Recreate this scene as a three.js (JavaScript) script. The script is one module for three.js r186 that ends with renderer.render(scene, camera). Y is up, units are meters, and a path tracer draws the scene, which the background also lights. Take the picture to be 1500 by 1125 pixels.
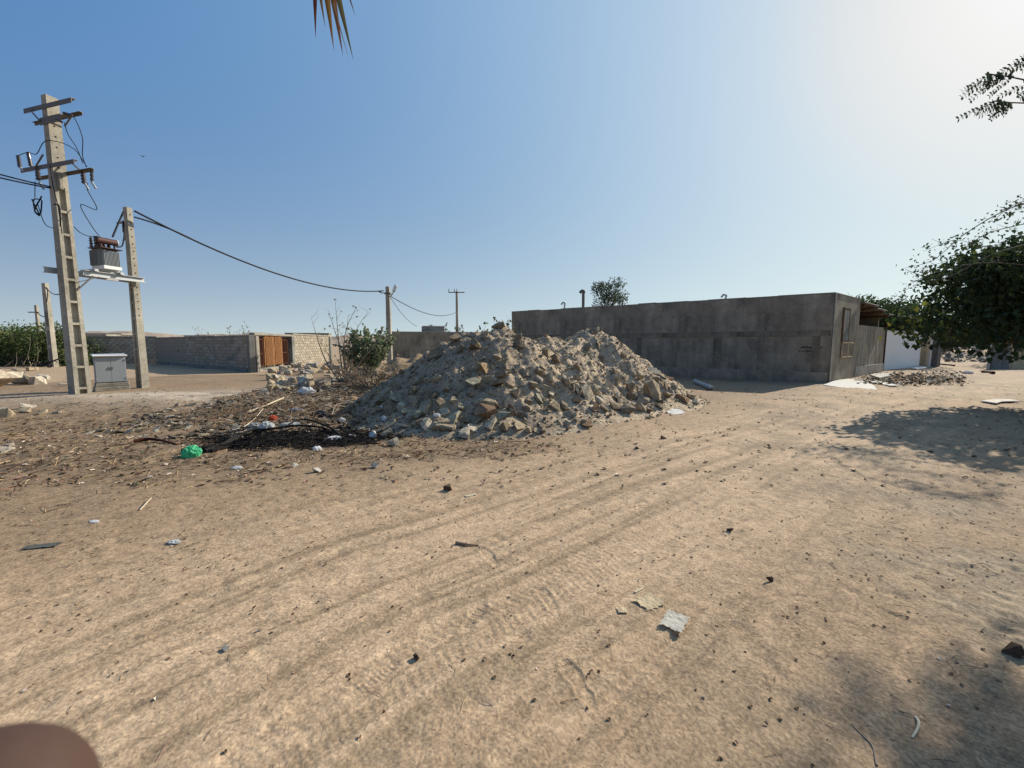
import * as THREE from 'three';
import { mergeGeometries, mergeVertices } from 'three/addons/utils/BufferGeometryUtils.js';
import { ConvexGeometry } from 'three/addons/geometries/ConvexGeometry.js';
import { MarchingCubes } from 'three/addons/objects/MarchingCubes.js';
import { createNoise2D, createNoise3D } from 'simplex-noise';

// ---------- camera, sky, sun, exposure ----------
const EYE = 1.6, PITCH = 5.6 * Math.PI / 180, FPX = 600;       // FPX: focal length in pixels of the 1500 x 1125 photograph
const scene = new THREE.Scene();
const camera = new THREE.PerspectiveCamera(2 * Math.atan(562.5 / FPX) * 180 / Math.PI, 4 / 3, 0.01, 3000);
camera.position.set(0, EYE, 0);
camera.rotation.set(-PITCH, 0, 0);
camera.focus = 12; camera.userData.fStop = 26;                  // a small phone lens: only the finger by the lens is out of focus
const renderer = new THREE.WebGLRenderer({ antialias: true });
renderer.toneMapping = THREE.LinearToneMapping;
const EXPOSURE = 1.25;
renderer.toneMappingExposure = EXPOSURE;
renderer.shadowMap.enabled = true;
const SUN_AZ = 53.5 * Math.PI / 180, SUN_EL = 30.5 * Math.PI / 180;
const sunDir = new THREE.Vector3(Math.sin(SUN_AZ) * Math.cos(SUN_EL), Math.sin(SUN_EL), -Math.cos(SUN_AZ) * Math.cos(SUN_EL));
{
  const W = 1024, H = 512, data = new Float32Array(W * H * 4);
  const K = [[-0.035, 0.092, 0.38], [0.491, 0.441, 0.175], [0.325, -0.157, -0.533], [0.839, 1.012, 0.886]], low = [0.09, 0.15, 0.3];
  for (let j = 0; j < H; j++) for (let i = 0; i < W; i++) {
    const el = ((j + 0.5) / H - 0.5) * Math.PI, az = ((i + 0.5) / W - 0.5) * 2 * Math.PI;
    const x = Math.cos(el) * Math.cos(az), y = Math.sin(el), z = Math.cos(el) * Math.sin(az);
    const g = Math.acos(Math.min(1, x * sunDir.x + y * sunDir.y + z * sunDir.z)), e = Math.max(0, el);
    const b = [1, Math.exp(-e / 0.18), Math.exp(-g / 0.25), Math.exp(-g / 0.75)], o = (j * W + i) * 4;
    const col = [0, 1, 2].map((c) => Math.max(low[c], K[0][c] * b[0] + K[1][c] * b[1] + K[2][c] * b[2] + K[3][c] * b[3])), L = 0.3 * col[0] + 0.5 * col[1] + 0.2 * col[2], t = Math.max(0, Math.min(1, (0.36 - g) / 0.25));
    for (let c = 0; c < 3; c++) data[o + c] = (col[c] * (1 - t) + L * 1.03 * t) / EXPOSURE;
    data[o + 3] = 1;
  }
  const sky = new THREE.DataTexture(data, W, H, THREE.RGBAFormat, THREE.FloatType);
  sky.mapping = THREE.EquirectangularReflectionMapping; sky.magFilter = THREE.LinearFilter; sky.needsUpdate = true;
  scene.background = sky; scene.environment = sky;
}
const sun = new THREE.DirectionalLight(new THREE.Color().setRGB(1, 0.915, 0.78), 5);
sun.position.copy(sunDir).multiplyScalar(120);
sun.castShadow = true; sun.shadow.mapSize.set(4096, 4096);
Object.assign(sun.shadow.camera, { left: -60, right: 60, top: 60, bottom: -60, near: 1, far: 400 });
scene.add(sun, sun.target);

// ---------- helpers ----------
function rngOf(a) { return () => { a = (a + 0x6d2b79f5) | 0; let t = Math.imul(a ^ (a >>> 15), 1 | a); t = (t + Math.imul(t ^ (t >>> 7), 61 | t)) ^ t; return ((t ^ (t >>> 14)) >>> 0) / 4294967296; }; }
const R = rngOf(7), rr = (a, b) => a + (b - a) * R(), pick = (a) => a[Math.floor(R() * a.length)];
const n2 = createNoise2D(rngOf(11)), n3 = createNoise3D(rngOf(12)), n2b = createNoise2D(rngOf(13));
const clamp = (x, a = 0, b = 1) => Math.min(b, Math.max(a, x)), ss = (a, b, x) => { const t = clamp((x - a) / (b - a)); return t * t * (3 - 2 * t); }, lerp = (a, b, t) => a + (b - a) * t;
const fbm = (x, y, o = 4) => { let s = 0, a = 0.5; for (let i = 0; i < o; i++) { s += a * n2(x, y); x = x * 2.03 + 17.1; y = y * 2.03 - 9.7; a *= 0.5; } return s; };
const V = (x, y, d) => new THREE.Vector3(x, y, -d);             // right, up, distance ahead
function ray(px, py) { const x = (px - 750) / FPX, u = -(py - 562.5) / FPX, c = Math.cos(PITCH), s = Math.sin(PITCH); return [x, u * c - s, u * s + c]; }
function G(px, py, y = 0) { const [x, u, w] = ray(px, py), t = (y - EYE) / u; return [x * t, w * t]; }   // pixel -> place on level ground
function At(px, py, d) { const [x, u, w] = ray(px, py), t = d / w; return V(x * t, EYE + u * t, d); }      // pixel + known distance -> point
const used = {};
function numbered(n) { const k = used[n] = (used[n] ?? -1) + 1; return k ? n + '_' + String(k).padStart(3, '0') : n; }
function shade(o) { o.castShadow = o.receiveShadow = true; return o; }
function mesh(name, geo, mat, parent) { const g = Array.isArray(geo) ? merge(geo) : geo; const m = shade(new THREE.Mesh(g, mat)); m.name = name; parent.add(m); return m; }
function merge(list) {
  const any = list.some((g) => g.attributes.color);
  return mergeGeometries(list.map((g) => { const q = g.index ? g.toNonIndexed() : g; for (const k of Object.keys(q.attributes)) if (!['position', 'normal', 'uv', ...(any ? ['color'] : [])].includes(k)) q.deleteAttribute(k); if (!q.attributes.uv) boxUV(q); if (!q.attributes.normal) q.computeVertexNormals(); return q; }));
}
function boxUV(g, s = 1, ox = 0, oy = 0) {                       // uv in metres, each face seen along its main axis
  const p = g.attributes.position, n = p.count, uv = new Float32Array(n * 2), a = new THREE.Vector3(), b = new THREE.Vector3(), c = new THREE.Vector3(), q = new THREE.Vector3();
  for (let i = 0; i < n; i += 3) {
    a.fromBufferAttribute(p, i); b.fromBufferAttribute(p, i + 1).sub(a); c.fromBufferAttribute(p, i + 2).sub(a); q.crossVectors(b, c);
    const ax = Math.abs(q.x), ay = Math.abs(q.y), az = Math.abs(q.z);
    for (let k = 0; k < 3; k++) { a.fromBufferAttribute(p, i + k); const [u, v] = ay >= ax && ay >= az ? [a.x, a.z] : ax >= az ? [a.z, a.y] : [a.x, a.y]; uv[(i + k) * 2] = u * s + ox; uv[(i + k) * 2 + 1] = v * s + oy; }
  }
  g.setAttribute('uv', new THREE.BufferAttribute(uv, 2)); return g;
}
function tagged(o, label, category, group, kind) { o.userData.label = label; o.userData.category = category; if (group) o.userData.group = group; if (kind) o.userData.kind = kind; return o; }
function thing(name, label, category, pos = V(0, 0, 0), ry = 0, group) { const o = new THREE.Group(); o.name = numbered(name); o.position.copy(pos); o.rotation.y = ry; scene.add(o); return tagged(o, label, category, group); }
function single(name, label, category, geo, mat, group) { const m = mesh(numbered(name), geo, mat, scene); return tagged(m, label, category, group); }
function structure(name, geo, mat) { const m = mesh(numbered(name), geo, mat, scene); m.userData.kind = 'structure'; return m; }
const M4 = new THREE.Matrix4(), Q = new THREE.Quaternion(), E3 = new THREE.Euler();
function box(w, h, d, x = 0, y = 0, z = 0, ry = 0, rx = 0, rz = 0) { const g = new THREE.BoxGeometry(w, h, d).toNonIndexed(); boxUV(g, 1, x, y); g.applyMatrix4(M4.compose(new THREE.Vector3(x, y, z), Q.setFromEuler(E3.set(rx, ry, rz)), new THREE.Vector3(1, 1, 1))); return g; }
function bbox(w, h, d, r = 0.01, x = 0, y = 0, z = 0, ry = 0, rx = 0, rz = 0) {   // box with chamfered edges
  const pts = []; for (const sx of [-1, 1]) for (const sy of [-1, 1]) for (const sz of [-1, 1]) { pts.push(new THREE.Vector3(sx * (w / 2 - r), sy * (h / 2 - r), sz * d / 2), new THREE.Vector3(sx * (w / 2 - r), sy * h / 2, sz * (d / 2 - r)), new THREE.Vector3(sx * w / 2, sy * (h / 2 - r), sz * (d / 2 - r))); }
  const g = new ConvexGeometry(pts); boxUV(g, 1, x, y); g.applyMatrix4(M4.compose(new THREE.Vector3(x, y, z), Q.setFromEuler(E3.set(rx, ry, rz)), new THREE.Vector3(1, 1, 1))); return g;
}
function tube(pts, r0, r1 = r0, seg = 6, caps = true) {          // tapered tube through points
  const pos = [], nor = [], uv = [], idx = [], t = new THREE.Vector3(), u = new THREE.Vector3(), w = new THREE.Vector3(), n = pts.length; let len = 0;
  for (let i = 0; i < n; i++) {
    t.subVectors(pts[Math.min(n - 1, i + 1)], pts[Math.max(0, i - 1)]).normalize();
    if (i === 0) u.set(Math.abs(t.y) > 0.9 ? 1 : 0, Math.abs(t.y) > 0.9 ? 0 : 1, 0); u.addScaledVector(t, -u.dot(t)).normalize(); w.crossVectors(t, u);
    if (i) len += pts[i].distanceTo(pts[i - 1]);
    const r = typeof r0 === 'function' ? r0(i / (n - 1)) : lerp(r0, r1, i / (n - 1));
    for (let k = 0; k <= seg; k++) { const a = k / seg * 2 * Math.PI, c = Math.cos(a), s = Math.sin(a), x = u.x * c + w.x * s, y = u.y * c + w.y * s, z = u.z * c + w.z * s; pos.push(pts[i].x + x * r, pts[i].y + y * r, pts[i].z + z * r); nor.push(x, y, z); uv.push(k / seg * 2 * Math.PI * Math.max(r, 0.02), len); }
  }
  for (let i = 0; i < n - 1; i++) for (let k = 0; k < seg; k++) { const a = i * (seg + 1) + k, b = a + seg + 1; idx.push(a, a + 1, b, b, a + 1, b + 1); }
  if (caps) for (const e of [0, n - 1]) { const c = pos.length / 3, t2 = new THREE.Vector3().subVectors(pts[e], pts[e ? n - 2 : 1]).normalize(); pos.push(...pts[e].toArray()); nor.push(...t2.toArray()); uv.push(0, 0); for (let k = 0; k < seg; k++) e ? idx.push(c, e * (seg + 1) + k, e * (seg + 1) + k + 1) : idx.push(c, k + 1, k); }
  const g = new THREE.BufferGeometry(); g.setAttribute('position', new THREE.Float32BufferAttribute(pos, 3)); g.setAttribute('normal', new THREE.Float32BufferAttribute(nor, 3)); g.setAttribute('uv', new THREE.Float32BufferAttribute(uv, 2)); g.setIndex(idx); return g;
}
const curve = (pts, n) => new THREE.CatmullRomCurve3(pts).getPoints(n);
function sagging(a, b, sag, n = 24) { const o = []; for (let i = 0; i <= n; i++) { const t = i / n; o.push(new THREE.Vector3().lerpVectors(a, b, t).setY(lerp(a.y, b.y, t) - sag * 4 * t * (1 - t))); } return o; }
class Leaves {                                                   // many small folded leaves in one mesh, each with its own tint
  constructor() { this.p = []; this.c = []; }
  add(o, dir, nrm, len, wid, col, kind = 'oval', fold = 0.25) {
    const d = dir.clone().normalize(), s = new THREE.Vector3().crossVectors(d, nrm); if (s.lengthSq() < 1e-4) s.set(d.z, 0, -d.x); s.normalize(); const u = new THREE.Vector3().crossVectors(s, d);
    const at = (l, w, h) => [o.x + d.x * l * len + s.x * w * wid + u.x * h * wid, o.y + d.y * l * len + s.y * w * wid + u.y * h * wid, o.z + d.z * l * len + s.z * w * wid + u.z * h * wid];
    const sh = kind === 'heart' ? [[-0.08, 0.28], [0.22, 0.5], [0.62, 0.3]] : kind === 'blade' ? [[0.1, 0.5], [0.5, 0.45]] : [[0.3, 0.5], [0.7, 0.38]];
    const B = at(0, 0, 0), T = at(1, 0, kind === 'blade' ? -0.3 : -0.15), mids = sh.map(([l]) => at(Math.max(l, 0.02), 0, 0));
    for (const q of [-1, 1]) { const e = sh.map(([l, w]) => at(l, q * w, fold * w)); const tri = (a, b, c) => { this.p.push(...(q > 0 ? [...a, ...b, ...c] : [...a, ...c, ...b])); for (let k = 0; k < 3; k++) this.c.push(...col); };
      tri(B, e[0], mids[0]); for (let i = 0; i < e.length - 1; i++) { tri(e[i], e[i + 1], mids[i]); tri(mids[i], e[i + 1], mids[i + 1]); } tri(mids[e.length - 1], e[e.length - 1], T); }
  }
  build() { const g = new THREE.BufferGeometry(); g.setAttribute('position', new THREE.Float32BufferAttribute(this.p, 3)); g.setAttribute('color', new THREE.Float32BufferAttribute(this.c, 3)); g.computeVertexNormals(); return g; }
}
// ---------- textures and materials ----------
function lattice(seed) { const r = rngOf(seed), t = new Float32Array(65536); for (let i = 0; i < 65536; i++) t[i] = r(); return (x, y, per) => { const xi = Math.floor(x), yi = Math.floor(y), fx = x - xi, fy = y - yi, u = fx * fx * (3 - 2 * fx), v = fy * fy * (3 - 2 * fy), h = (a, b) => t[((((a % per) + per) % per) * 181 + (((b % per) + per) % per) * 9377) & 65535]; return lerp(lerp(h(xi, yi), h(xi + 1, yi), u), lerp(h(xi, yi + 1), h(xi + 1, yi + 1), u), v); }; }
const vn = lattice(5), vn2 = lattice(6);
const tf = (u, v, f, o, no = vn) => { let s = 0, a = 0.5, t = 0; for (let i = 0; i < o; i++) { s += a * no(u * f, v * f, f); t += a; f *= 2; a *= 0.55; } return s / t; };
function tex(n, fn, srgb, size) {                                // fn(u, v) -> number or [r, g, b] in 0..1 ; size in metres
  const d = new Uint8Array(n * n * 4);
  for (let j = 0; j < n; j++) for (let i = 0; i < n; i++) { const c = fn(i / n, j / n), o = (j * n + i) * 4; for (let k = 0; k < 3; k++) d[o + k] = clamp(Array.isArray(c) ? c[k] : c) * 255; d[o + 3] = 255; }
  const t = new THREE.DataTexture(d, n, n); t.wrapS = t.wrapT = THREE.RepeatWrapping; t.magFilter = THREE.LinearFilter; t.repeat.set(1 / size, 1 / size); if (srgb) t.colorSpace = THREE.SRGBColorSpace; t.needsUpdate = true; return t;
}
const tone = (m, k) => [m[0] * k, m[1] * k, m[2] * k];
// cement render: trowelled, blotched, with lime bloom and runs of damp
const renderTex = tex(1024, (u, v) => { const b = tf(u, v, 4, 5), f = tf(u, v, 64, 3, vn2), run = tf(u, v * 0.125 + 0.3, 24, 2), blot = ss(0.5, 0.72, tf(u + 0.3, v, 7, 4, vn2)); const k = 0.62 + 0.24 * (b - 0.5) + 0.14 * (f - 0.5) + 0.12 * (run - 0.5) - 0.05 * blot; return [k * 1.01, k, k * 0.965]; }, true, 3.4);
const renderBump = tex(512, (u, v) => 0.5 + 0.6 * (tf(u, v, 16, 5) - 0.5) + 0.25 * (tf(u, v, 128, 2, vn2) - 0.5), false, 1.3);
const grainBump = tex(512, (u, v) => 0.6 * tf(u, v, 12, 5) + 0.4 * tf(u, v, 100, 2, vn2), false, 0.55);
const stoneTex = tex(512, (u, v) => { const k = 0.7 + 0.45 * (tf(u, v, 5, 5) - 0.5) + 0.4 * (tf(u, v, 60, 2, vn2) - 0.5); return [k, k * 0.985, k * 0.96]; }, true, 0.9);
const woodTex = tex(512, (u, v) => { const k = 0.68 + 0.5 * (tf(u, v * 0.0625, 48, 4) - 0.5) + 0.2 * (tf(u, v, 10, 3, vn2) - 0.5); return [k, k * 0.93, k * 0.86]; }, true, 0.8);
const sandTex = tex(1024, (u, v) => { const f = tf(u, v, 170, 2, vn2), m = tf(u, v, 30, 4), sp = vn(u * 330, v * 330, 330), dk = sp > 0.93 ? -0.25 : sp < 0.05 ? 0.16 : 0; const k = 0.78 + 0.34 * (f - 0.5) + 0.22 * (m - 0.5) + dk; return [k, k * 0.99, k * 0.975]; }, true, 1.9);
const sandBump = tex(1024, (u, v) => { const c = tf(u, v, 40, 4), f = tf(u, v, 200, 2, vn2), peb = ss(0.78, 0.9, vn2(u * 90, v * 90, 90)); return 0.45 * c + 0.3 * f + 0.25 * peb; }, false, 1.9);
const paperTex = tex(256, (u, v) => { const k = 0.88 + 0.25 * (tf(u, v, 6, 4) - 0.5) + 0.12 * (tf(u, v, 40, 2, vn2) - 0.5); return [k, k * 0.985, k * 0.95]; }, true, 0.6);
const S = (rgb, o = {}) => { const m = new THREE.MeshPhysicalMaterial({ color: new THREE.Color().setRGB(...rgb), roughness: 0.92, specularIntensity: 0.35, side: THREE.DoubleSide, ...o }); return m; };
const stoneMat = (rgb, o = {}) => S(tone(rgb, 1.55), { map: stoneTex, bumpMap: grainBump, bumpScale: 0.012, ...o });
const cementMat = (rgb, o = {}) => S(tone(rgb, 2.1), { map: renderTex, bumpMap: renderBump, bumpScale: 0.012, ...o });
const M = {
  soil: S([1, 1, 1], { vertexColors: true, map: sandTex, bumpMap: sandBump, bumpScale: 0.03 }),
  limewash: S([0.86, 0.82, 0.74], { bumpMap: renderBump, bumpScale: 0.01 }),
  sand: S([1, 1, 1], { vertexColors: true, map: sandTex, bumpMap: sandBump, bumpScale: 0.0045 }),
  wallDark: cementMat([0.375, 0.33, 0.265]), wallSide: cementMat([0.375, 0.33, 0.265]), wallBand: cementMat([0.285, 0.25, 0.2]), wallPale: cementMat([0.38, 0.36, 0.33]),
  white: cementMat([0.98, 0.96, 0.92]), cream: cementMat([0.6, 0.49, 0.33]), concrete: cementMat([0.36, 0.335, 0.295]), grey: cementMat([0.26, 0.26, 0.25]),
  pole: cementMat([0.46, 0.43, 0.375]), mortar: cementMat([0.25, 0.24, 0.22]),
  steel: S([0.17, 0.15, 0.135], { roughness: 0.6, metalness: 0.3 }), galv: S([0.42, 0.43, 0.43], { roughness: 0.5, metalness: 0.5 }), rust: S([0.17, 0.07, 0.04], { roughness: 0.8 }),
  cable: S([0.012, 0.012, 0.014], { roughness: 0.6 }), porcelain: S([0.055, 0.042, 0.038], { roughness: 0.25, clearcoat: 0.5 }), paint: S([0.3, 0.32, 0.33], { roughness: 0.55, bumpMap: renderBump, bumpScale: 0.002 }), tank: S([0.22, 0.22, 0.21], { roughness: 0.55 }), tankTop: S([0.085, 0.042, 0.038], { roughness: 0.5 }), whitePaint: S([0.75, 0.74, 0.71], { roughness: 0.5 }),
  wood: S([0.58, 0.32, 0.15], { map: woodTex, roughness: 0.75 }), woodDark: S([0.13, 0.045, 0.022], { map: woodTex, roughness: 0.8 }), timber: S([0.34, 0.25, 0.17], { map: woodTex }), black: S([0.012, 0.011, 0.01], { roughness: 0.9 }), char: S([0.018, 0.015, 0.014], { roughness: 0.85, bumpMap: grainBump, bumpScale: 0.01 }),
  bark: S([0.16, 0.12, 0.09], { bumpMap: grainBump, bumpScale: 0.02 }), twig: S([0.24, 0.19, 0.145]), paleStick: S([0.62, 0.52, 0.36], { roughness: 0.7 }),
  leaf: S([1, 1, 1], { vertexColors: true, roughness: 0.5, specularIntensity: 0.5, transmission: 0.35, thickness: 0 }), dryLeaf: S([1, 1, 1], { vertexColors: true, roughness: 0.8, transmission: 0.25, thickness: 0 }),
};
M.leaf.roughness = 0.95; M.dryLeaf.roughness = 0.98;
// ---------- ground ----------
const gauss = (x, d, cx, cd, rx, rd) => Math.exp(-(((x - cx) / rx) ** 2 + ((d - cd) / rd) ** 2));
const trackLines = [
  [[-20, 992], [200, 922], [400, 862], [560, 818], [760, 757], [1000, 688], [1180, 632], [1330, 583], [1420, 548]],
  [[-60, 1140], [250, 1042], [480, 960], [640, 905], [830, 826], [1010, 745], [1200, 655], [1340, 592], [1425, 552]],
  [[300, 1180], [480, 1050], [640, 945], [760, 889], [840, 845], [1040, 740], [1220, 655], [1370, 590], [1440, 550]],
  [[760, 1180], [845, 1100], [905, 1036], [1010, 938], [1120, 830], [1260, 712], [1380, 622], [1455, 556]],
  [[690, 1180], [800, 1090], [880, 1010], [960, 930], [1080, 810], [1230, 690], [1365, 610], [1448, 553]],
].map((l) => l.map(([a, b]) => G(a, b)));
const tracks = trackLines.map((l, k) => { const c = new THREE.CatmullRomCurve3(l.map(([x, d]) => new THREE.Vector3(x, 0, d))).getSpacedPoints(90), o = []; let s = 0; for (let i = 0; i < c.length; i++) { if (i) s += c[i].distanceTo(c[i - 1]); o.push([c[i].x, c[i].z, s]); } return { pts: o, half: [0.15, 0.13, 0.17, 0.1, 0.1][k], tread: [0.7, 0.9, 1, 0.35, 0.3][k], depth: [0.008, 0.009, 0.01, 0.014, 0.012][k] }; });
const cells = new Map(); tracks.forEach((t, k) => { for (let i = 0; i < t.pts.length - 1; i++) { const a = t.pts[i], b = t.pts[i + 1]; for (let x = Math.floor(Math.min(a[0], b[0]) - 1); x <= Math.max(a[0], b[0]) + 1; x++) for (let d = Math.floor(Math.min(a[1], b[1]) - 1); d <= Math.max(a[1], b[1]) + 1; d++) { const key = x * 1000 + d, m = cells.get(key) || cells.set(key, tracks.map(() => [])).get(key); m[k].push(i); } } });
function trackAt(x, d) {                                         // [height, smoothness]
  let h = 0, smooth = 0; const near = cells.get(Math.floor(x) * 1000 + Math.floor(d)); if (!near) return [0, 0];
  for (let q = 0; q < tracks.length; q++) { const t = tracks[q];
    let best = 9, side = 0, along = 0;
    for (const i of near[q]) {
      const a = t.pts[i], b = t.pts[i + 1], ex = b[0] - a[0], ed = b[1] - a[1], px = x - a[0], pd = d - a[1];
      const L = ex * ex + ed * ed, u = clamp((px * ex + pd * ed) / L), qx = px - u * ex, qd = pd - u * ed, D = Math.hypot(qx, qd);
      if (D < best) { best = D; side = Math.sign(ex * pd - ed * px); along = lerp(a[2], b[2], u); }
    }
    if (best > 1) continue;
    const w = t.half, inn = 1 - ss(w * 0.75, w * 1.05, best), rim = Math.exp(-(((best - w * 1.2) / (w * 0.25)) ** 2)), wear = clamp(0.55 + 0.9 * n2(along * 0.35 + t.half * 99, 3.3));
    const off = best * side / w, tread = Math.sin((along + Math.abs(off) * 0.05) / 0.052 * 2 * Math.PI) * (Math.abs(Math.abs(off) - 0.55) < 0.4 ? 1 : 0.25);
    h += (-t.depth * inn + 0.45 * t.depth * rim) * (0.4 + 0.6 * wear) + inn * Math.sign(tread) * Math.min(1, Math.abs(tread) * 2) * 0.0012 * t.tread * wear; smooth = Math.max(smooth, inn * 0.75, Math.exp(-((best / 0.7) ** 2)) * 0.45);
  }
  return [h, smooth];
}
function roadAt(x, d) { const p = tracks[2].pts; let best = 1e9, side = 0, along = 0; for (let i = 0; i < p.length - 1; i++) { const a = p[i], b = p[i + 1], ex = b[0] - a[0], ed = b[1] - a[1], px = x - a[0], pd = d - a[1], u = clamp((px * ex + pd * ed) / (ex * ex + ed * ed)), D = Math.hypot(px - u * ex, pd - u * ed); if (D < best) { best = D; side = Math.sign(ex * pd - ed * px); along = lerp(a[2], b[2], u); } } return [best * side, along]; }
function gh(x, d) {                                              // ground height without the small relief
  const far = 1 - ss(45, 90, Math.hypot(x, d));
  return far * (0.05 * n2(x * 0.13, d * 0.13) + 0.02 * n2(x * 0.5, d * 0.5 + 40)) * ss(2, 7, Math.hypot(x, d)) + 1.0 * gauss(x, d, -4.0, 17.6, 2.9, 2.2) * (1 + 0.25 * n2(x * 0.9, d * 0.9)) + 0.16 * gauss(x, d, -10.6, 11.2, 3.4, 1.5) + 0.22 * gauss(x, d, -6.3, 13.6, 2.2, 1.7) + 0.1 * gauss(x, d, 23.5, 21.2, 4.5, 1.2)
    + 0.9 * gauss(x, d, 44.5, 40, 4.5, 2.5) * (1 + 0.4 * n2(x, d)) - 0.1 * gauss(x, d, -9.3, 12.6, 0.35, 0.25);
}
const burnAt = (x, d) => { const u = x + 3.55, w = d - 6.75, a = 0.12, p = u * Math.cos(a) + w * Math.sin(a), q = -u * Math.sin(a) + w * Math.cos(a); return 1 - ss(0.5, 1.15, Math.hypot(p / 1.55, q / 0.72) + 0.35 * fbm(x * 2.2, d * 2.2)); };
const litterAt = (x, d) => { const e = Math.hypot((x + 6.6) / 6.2, (d - 7.7) / 3.8), f = Math.hypot((x + 1.9) / 2.6, (d - 6.3) / 1.1); return clamp(1.15 - ss(0.55, 1.15, Math.min(e, f) + 0.4 * fbm(x * 0.8, d * 0.8))); };
const greyAt = (x, d) => ss(-0.1, 0.45, fbm(x * 0.55 + 9, d * 0.55 - 4, 4) + 0.25 * fbm(x * 2.3, d * 2.3, 3)) * ss(0.6, 2.6, x - (d - 2) * 0.5);
const prints = []; { const pr = rngOf(404); for (const [px, py, ang, n] of [[800, 828, 0.7, 1], [560, 1000, 0.5, 4], [860, 990, -0.4, 3], [300, 880, 0.9, 4], [1180, 800, 0.9, 4], [420, 770, 1.1, 4], [1000, 780, 0.4, 3], [150, 960, 1.0, 3]]) { const p = G(px, py); for (let k = 0; k < n; k++) { const a = ang + (pr() - 0.5) * 0.4, L = k * 0.62; prints.push([p[0] + Math.sin(ang) * L + (k % 2 ? 0.11 : -0.06) * Math.cos(ang), p[1] + Math.cos(ang) * L - (k % 2 ? 0.11 : -0.06) * Math.sin(ang), Math.sin(a), Math.cos(a)]); } } }
function printAt(x, d) { let h = 0; for (const [px, pd, s, c] of prints) { const u = (x - px), w = (d - pd); if (Math.abs(u) > 0.3 || Math.abs(w) > 0.3) continue; const al = u * s + w * c, ac = u * c - w * s, waist = 0.045 - 0.012 * Math.exp(-(((al + 0.03) / 0.04) ** 2)), e = Math.hypot(al / 0.145, ac / waist); h += -0.0045 * (1 - ss(0.8, 1.05, e)) + 0.002 * Math.exp(-(((e - 1.22) / 0.16) ** 2)) + (e < 0.85 ? 0.0016 * Math.sign(Math.sin(al / 0.024 * 6.28)) : 0); } return h; }
function relief(x, d, r) {
  if (r > 30) return [0, 0.3];
  const [th, sm] = r < 26 ? trackAt(x, d) : [0, 0], rough = (0.15 + 0.3 * ss(-0.2, 0.4, fbm(x * 0.9 + 30, d * 0.9)) + 0.9 * litterAt(x, d) + 0.8 * greyAt(x, d)) * (1 - 0.75 * sm), fade = 1 - ss(18, 30, r);
  const lump = n2(x * 2.1, d * 2.1) * 0.007 + n2b(x * 6, d * 6) * 0.005 + Math.abs(n2(x * 15, d * 15)) * 0.0035 + Math.max(0, n2b(x * 31, d * 31)) * 0.003;
  const foot = Math.max(0, n2b(x * 3.3 + 50, d * 3.3) - 0.55) * -0.05;
  return [(th + (lump + foot) * rough + (r < 7 ? printAt(x, d) : 0)) * fade, sm];
}
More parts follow.
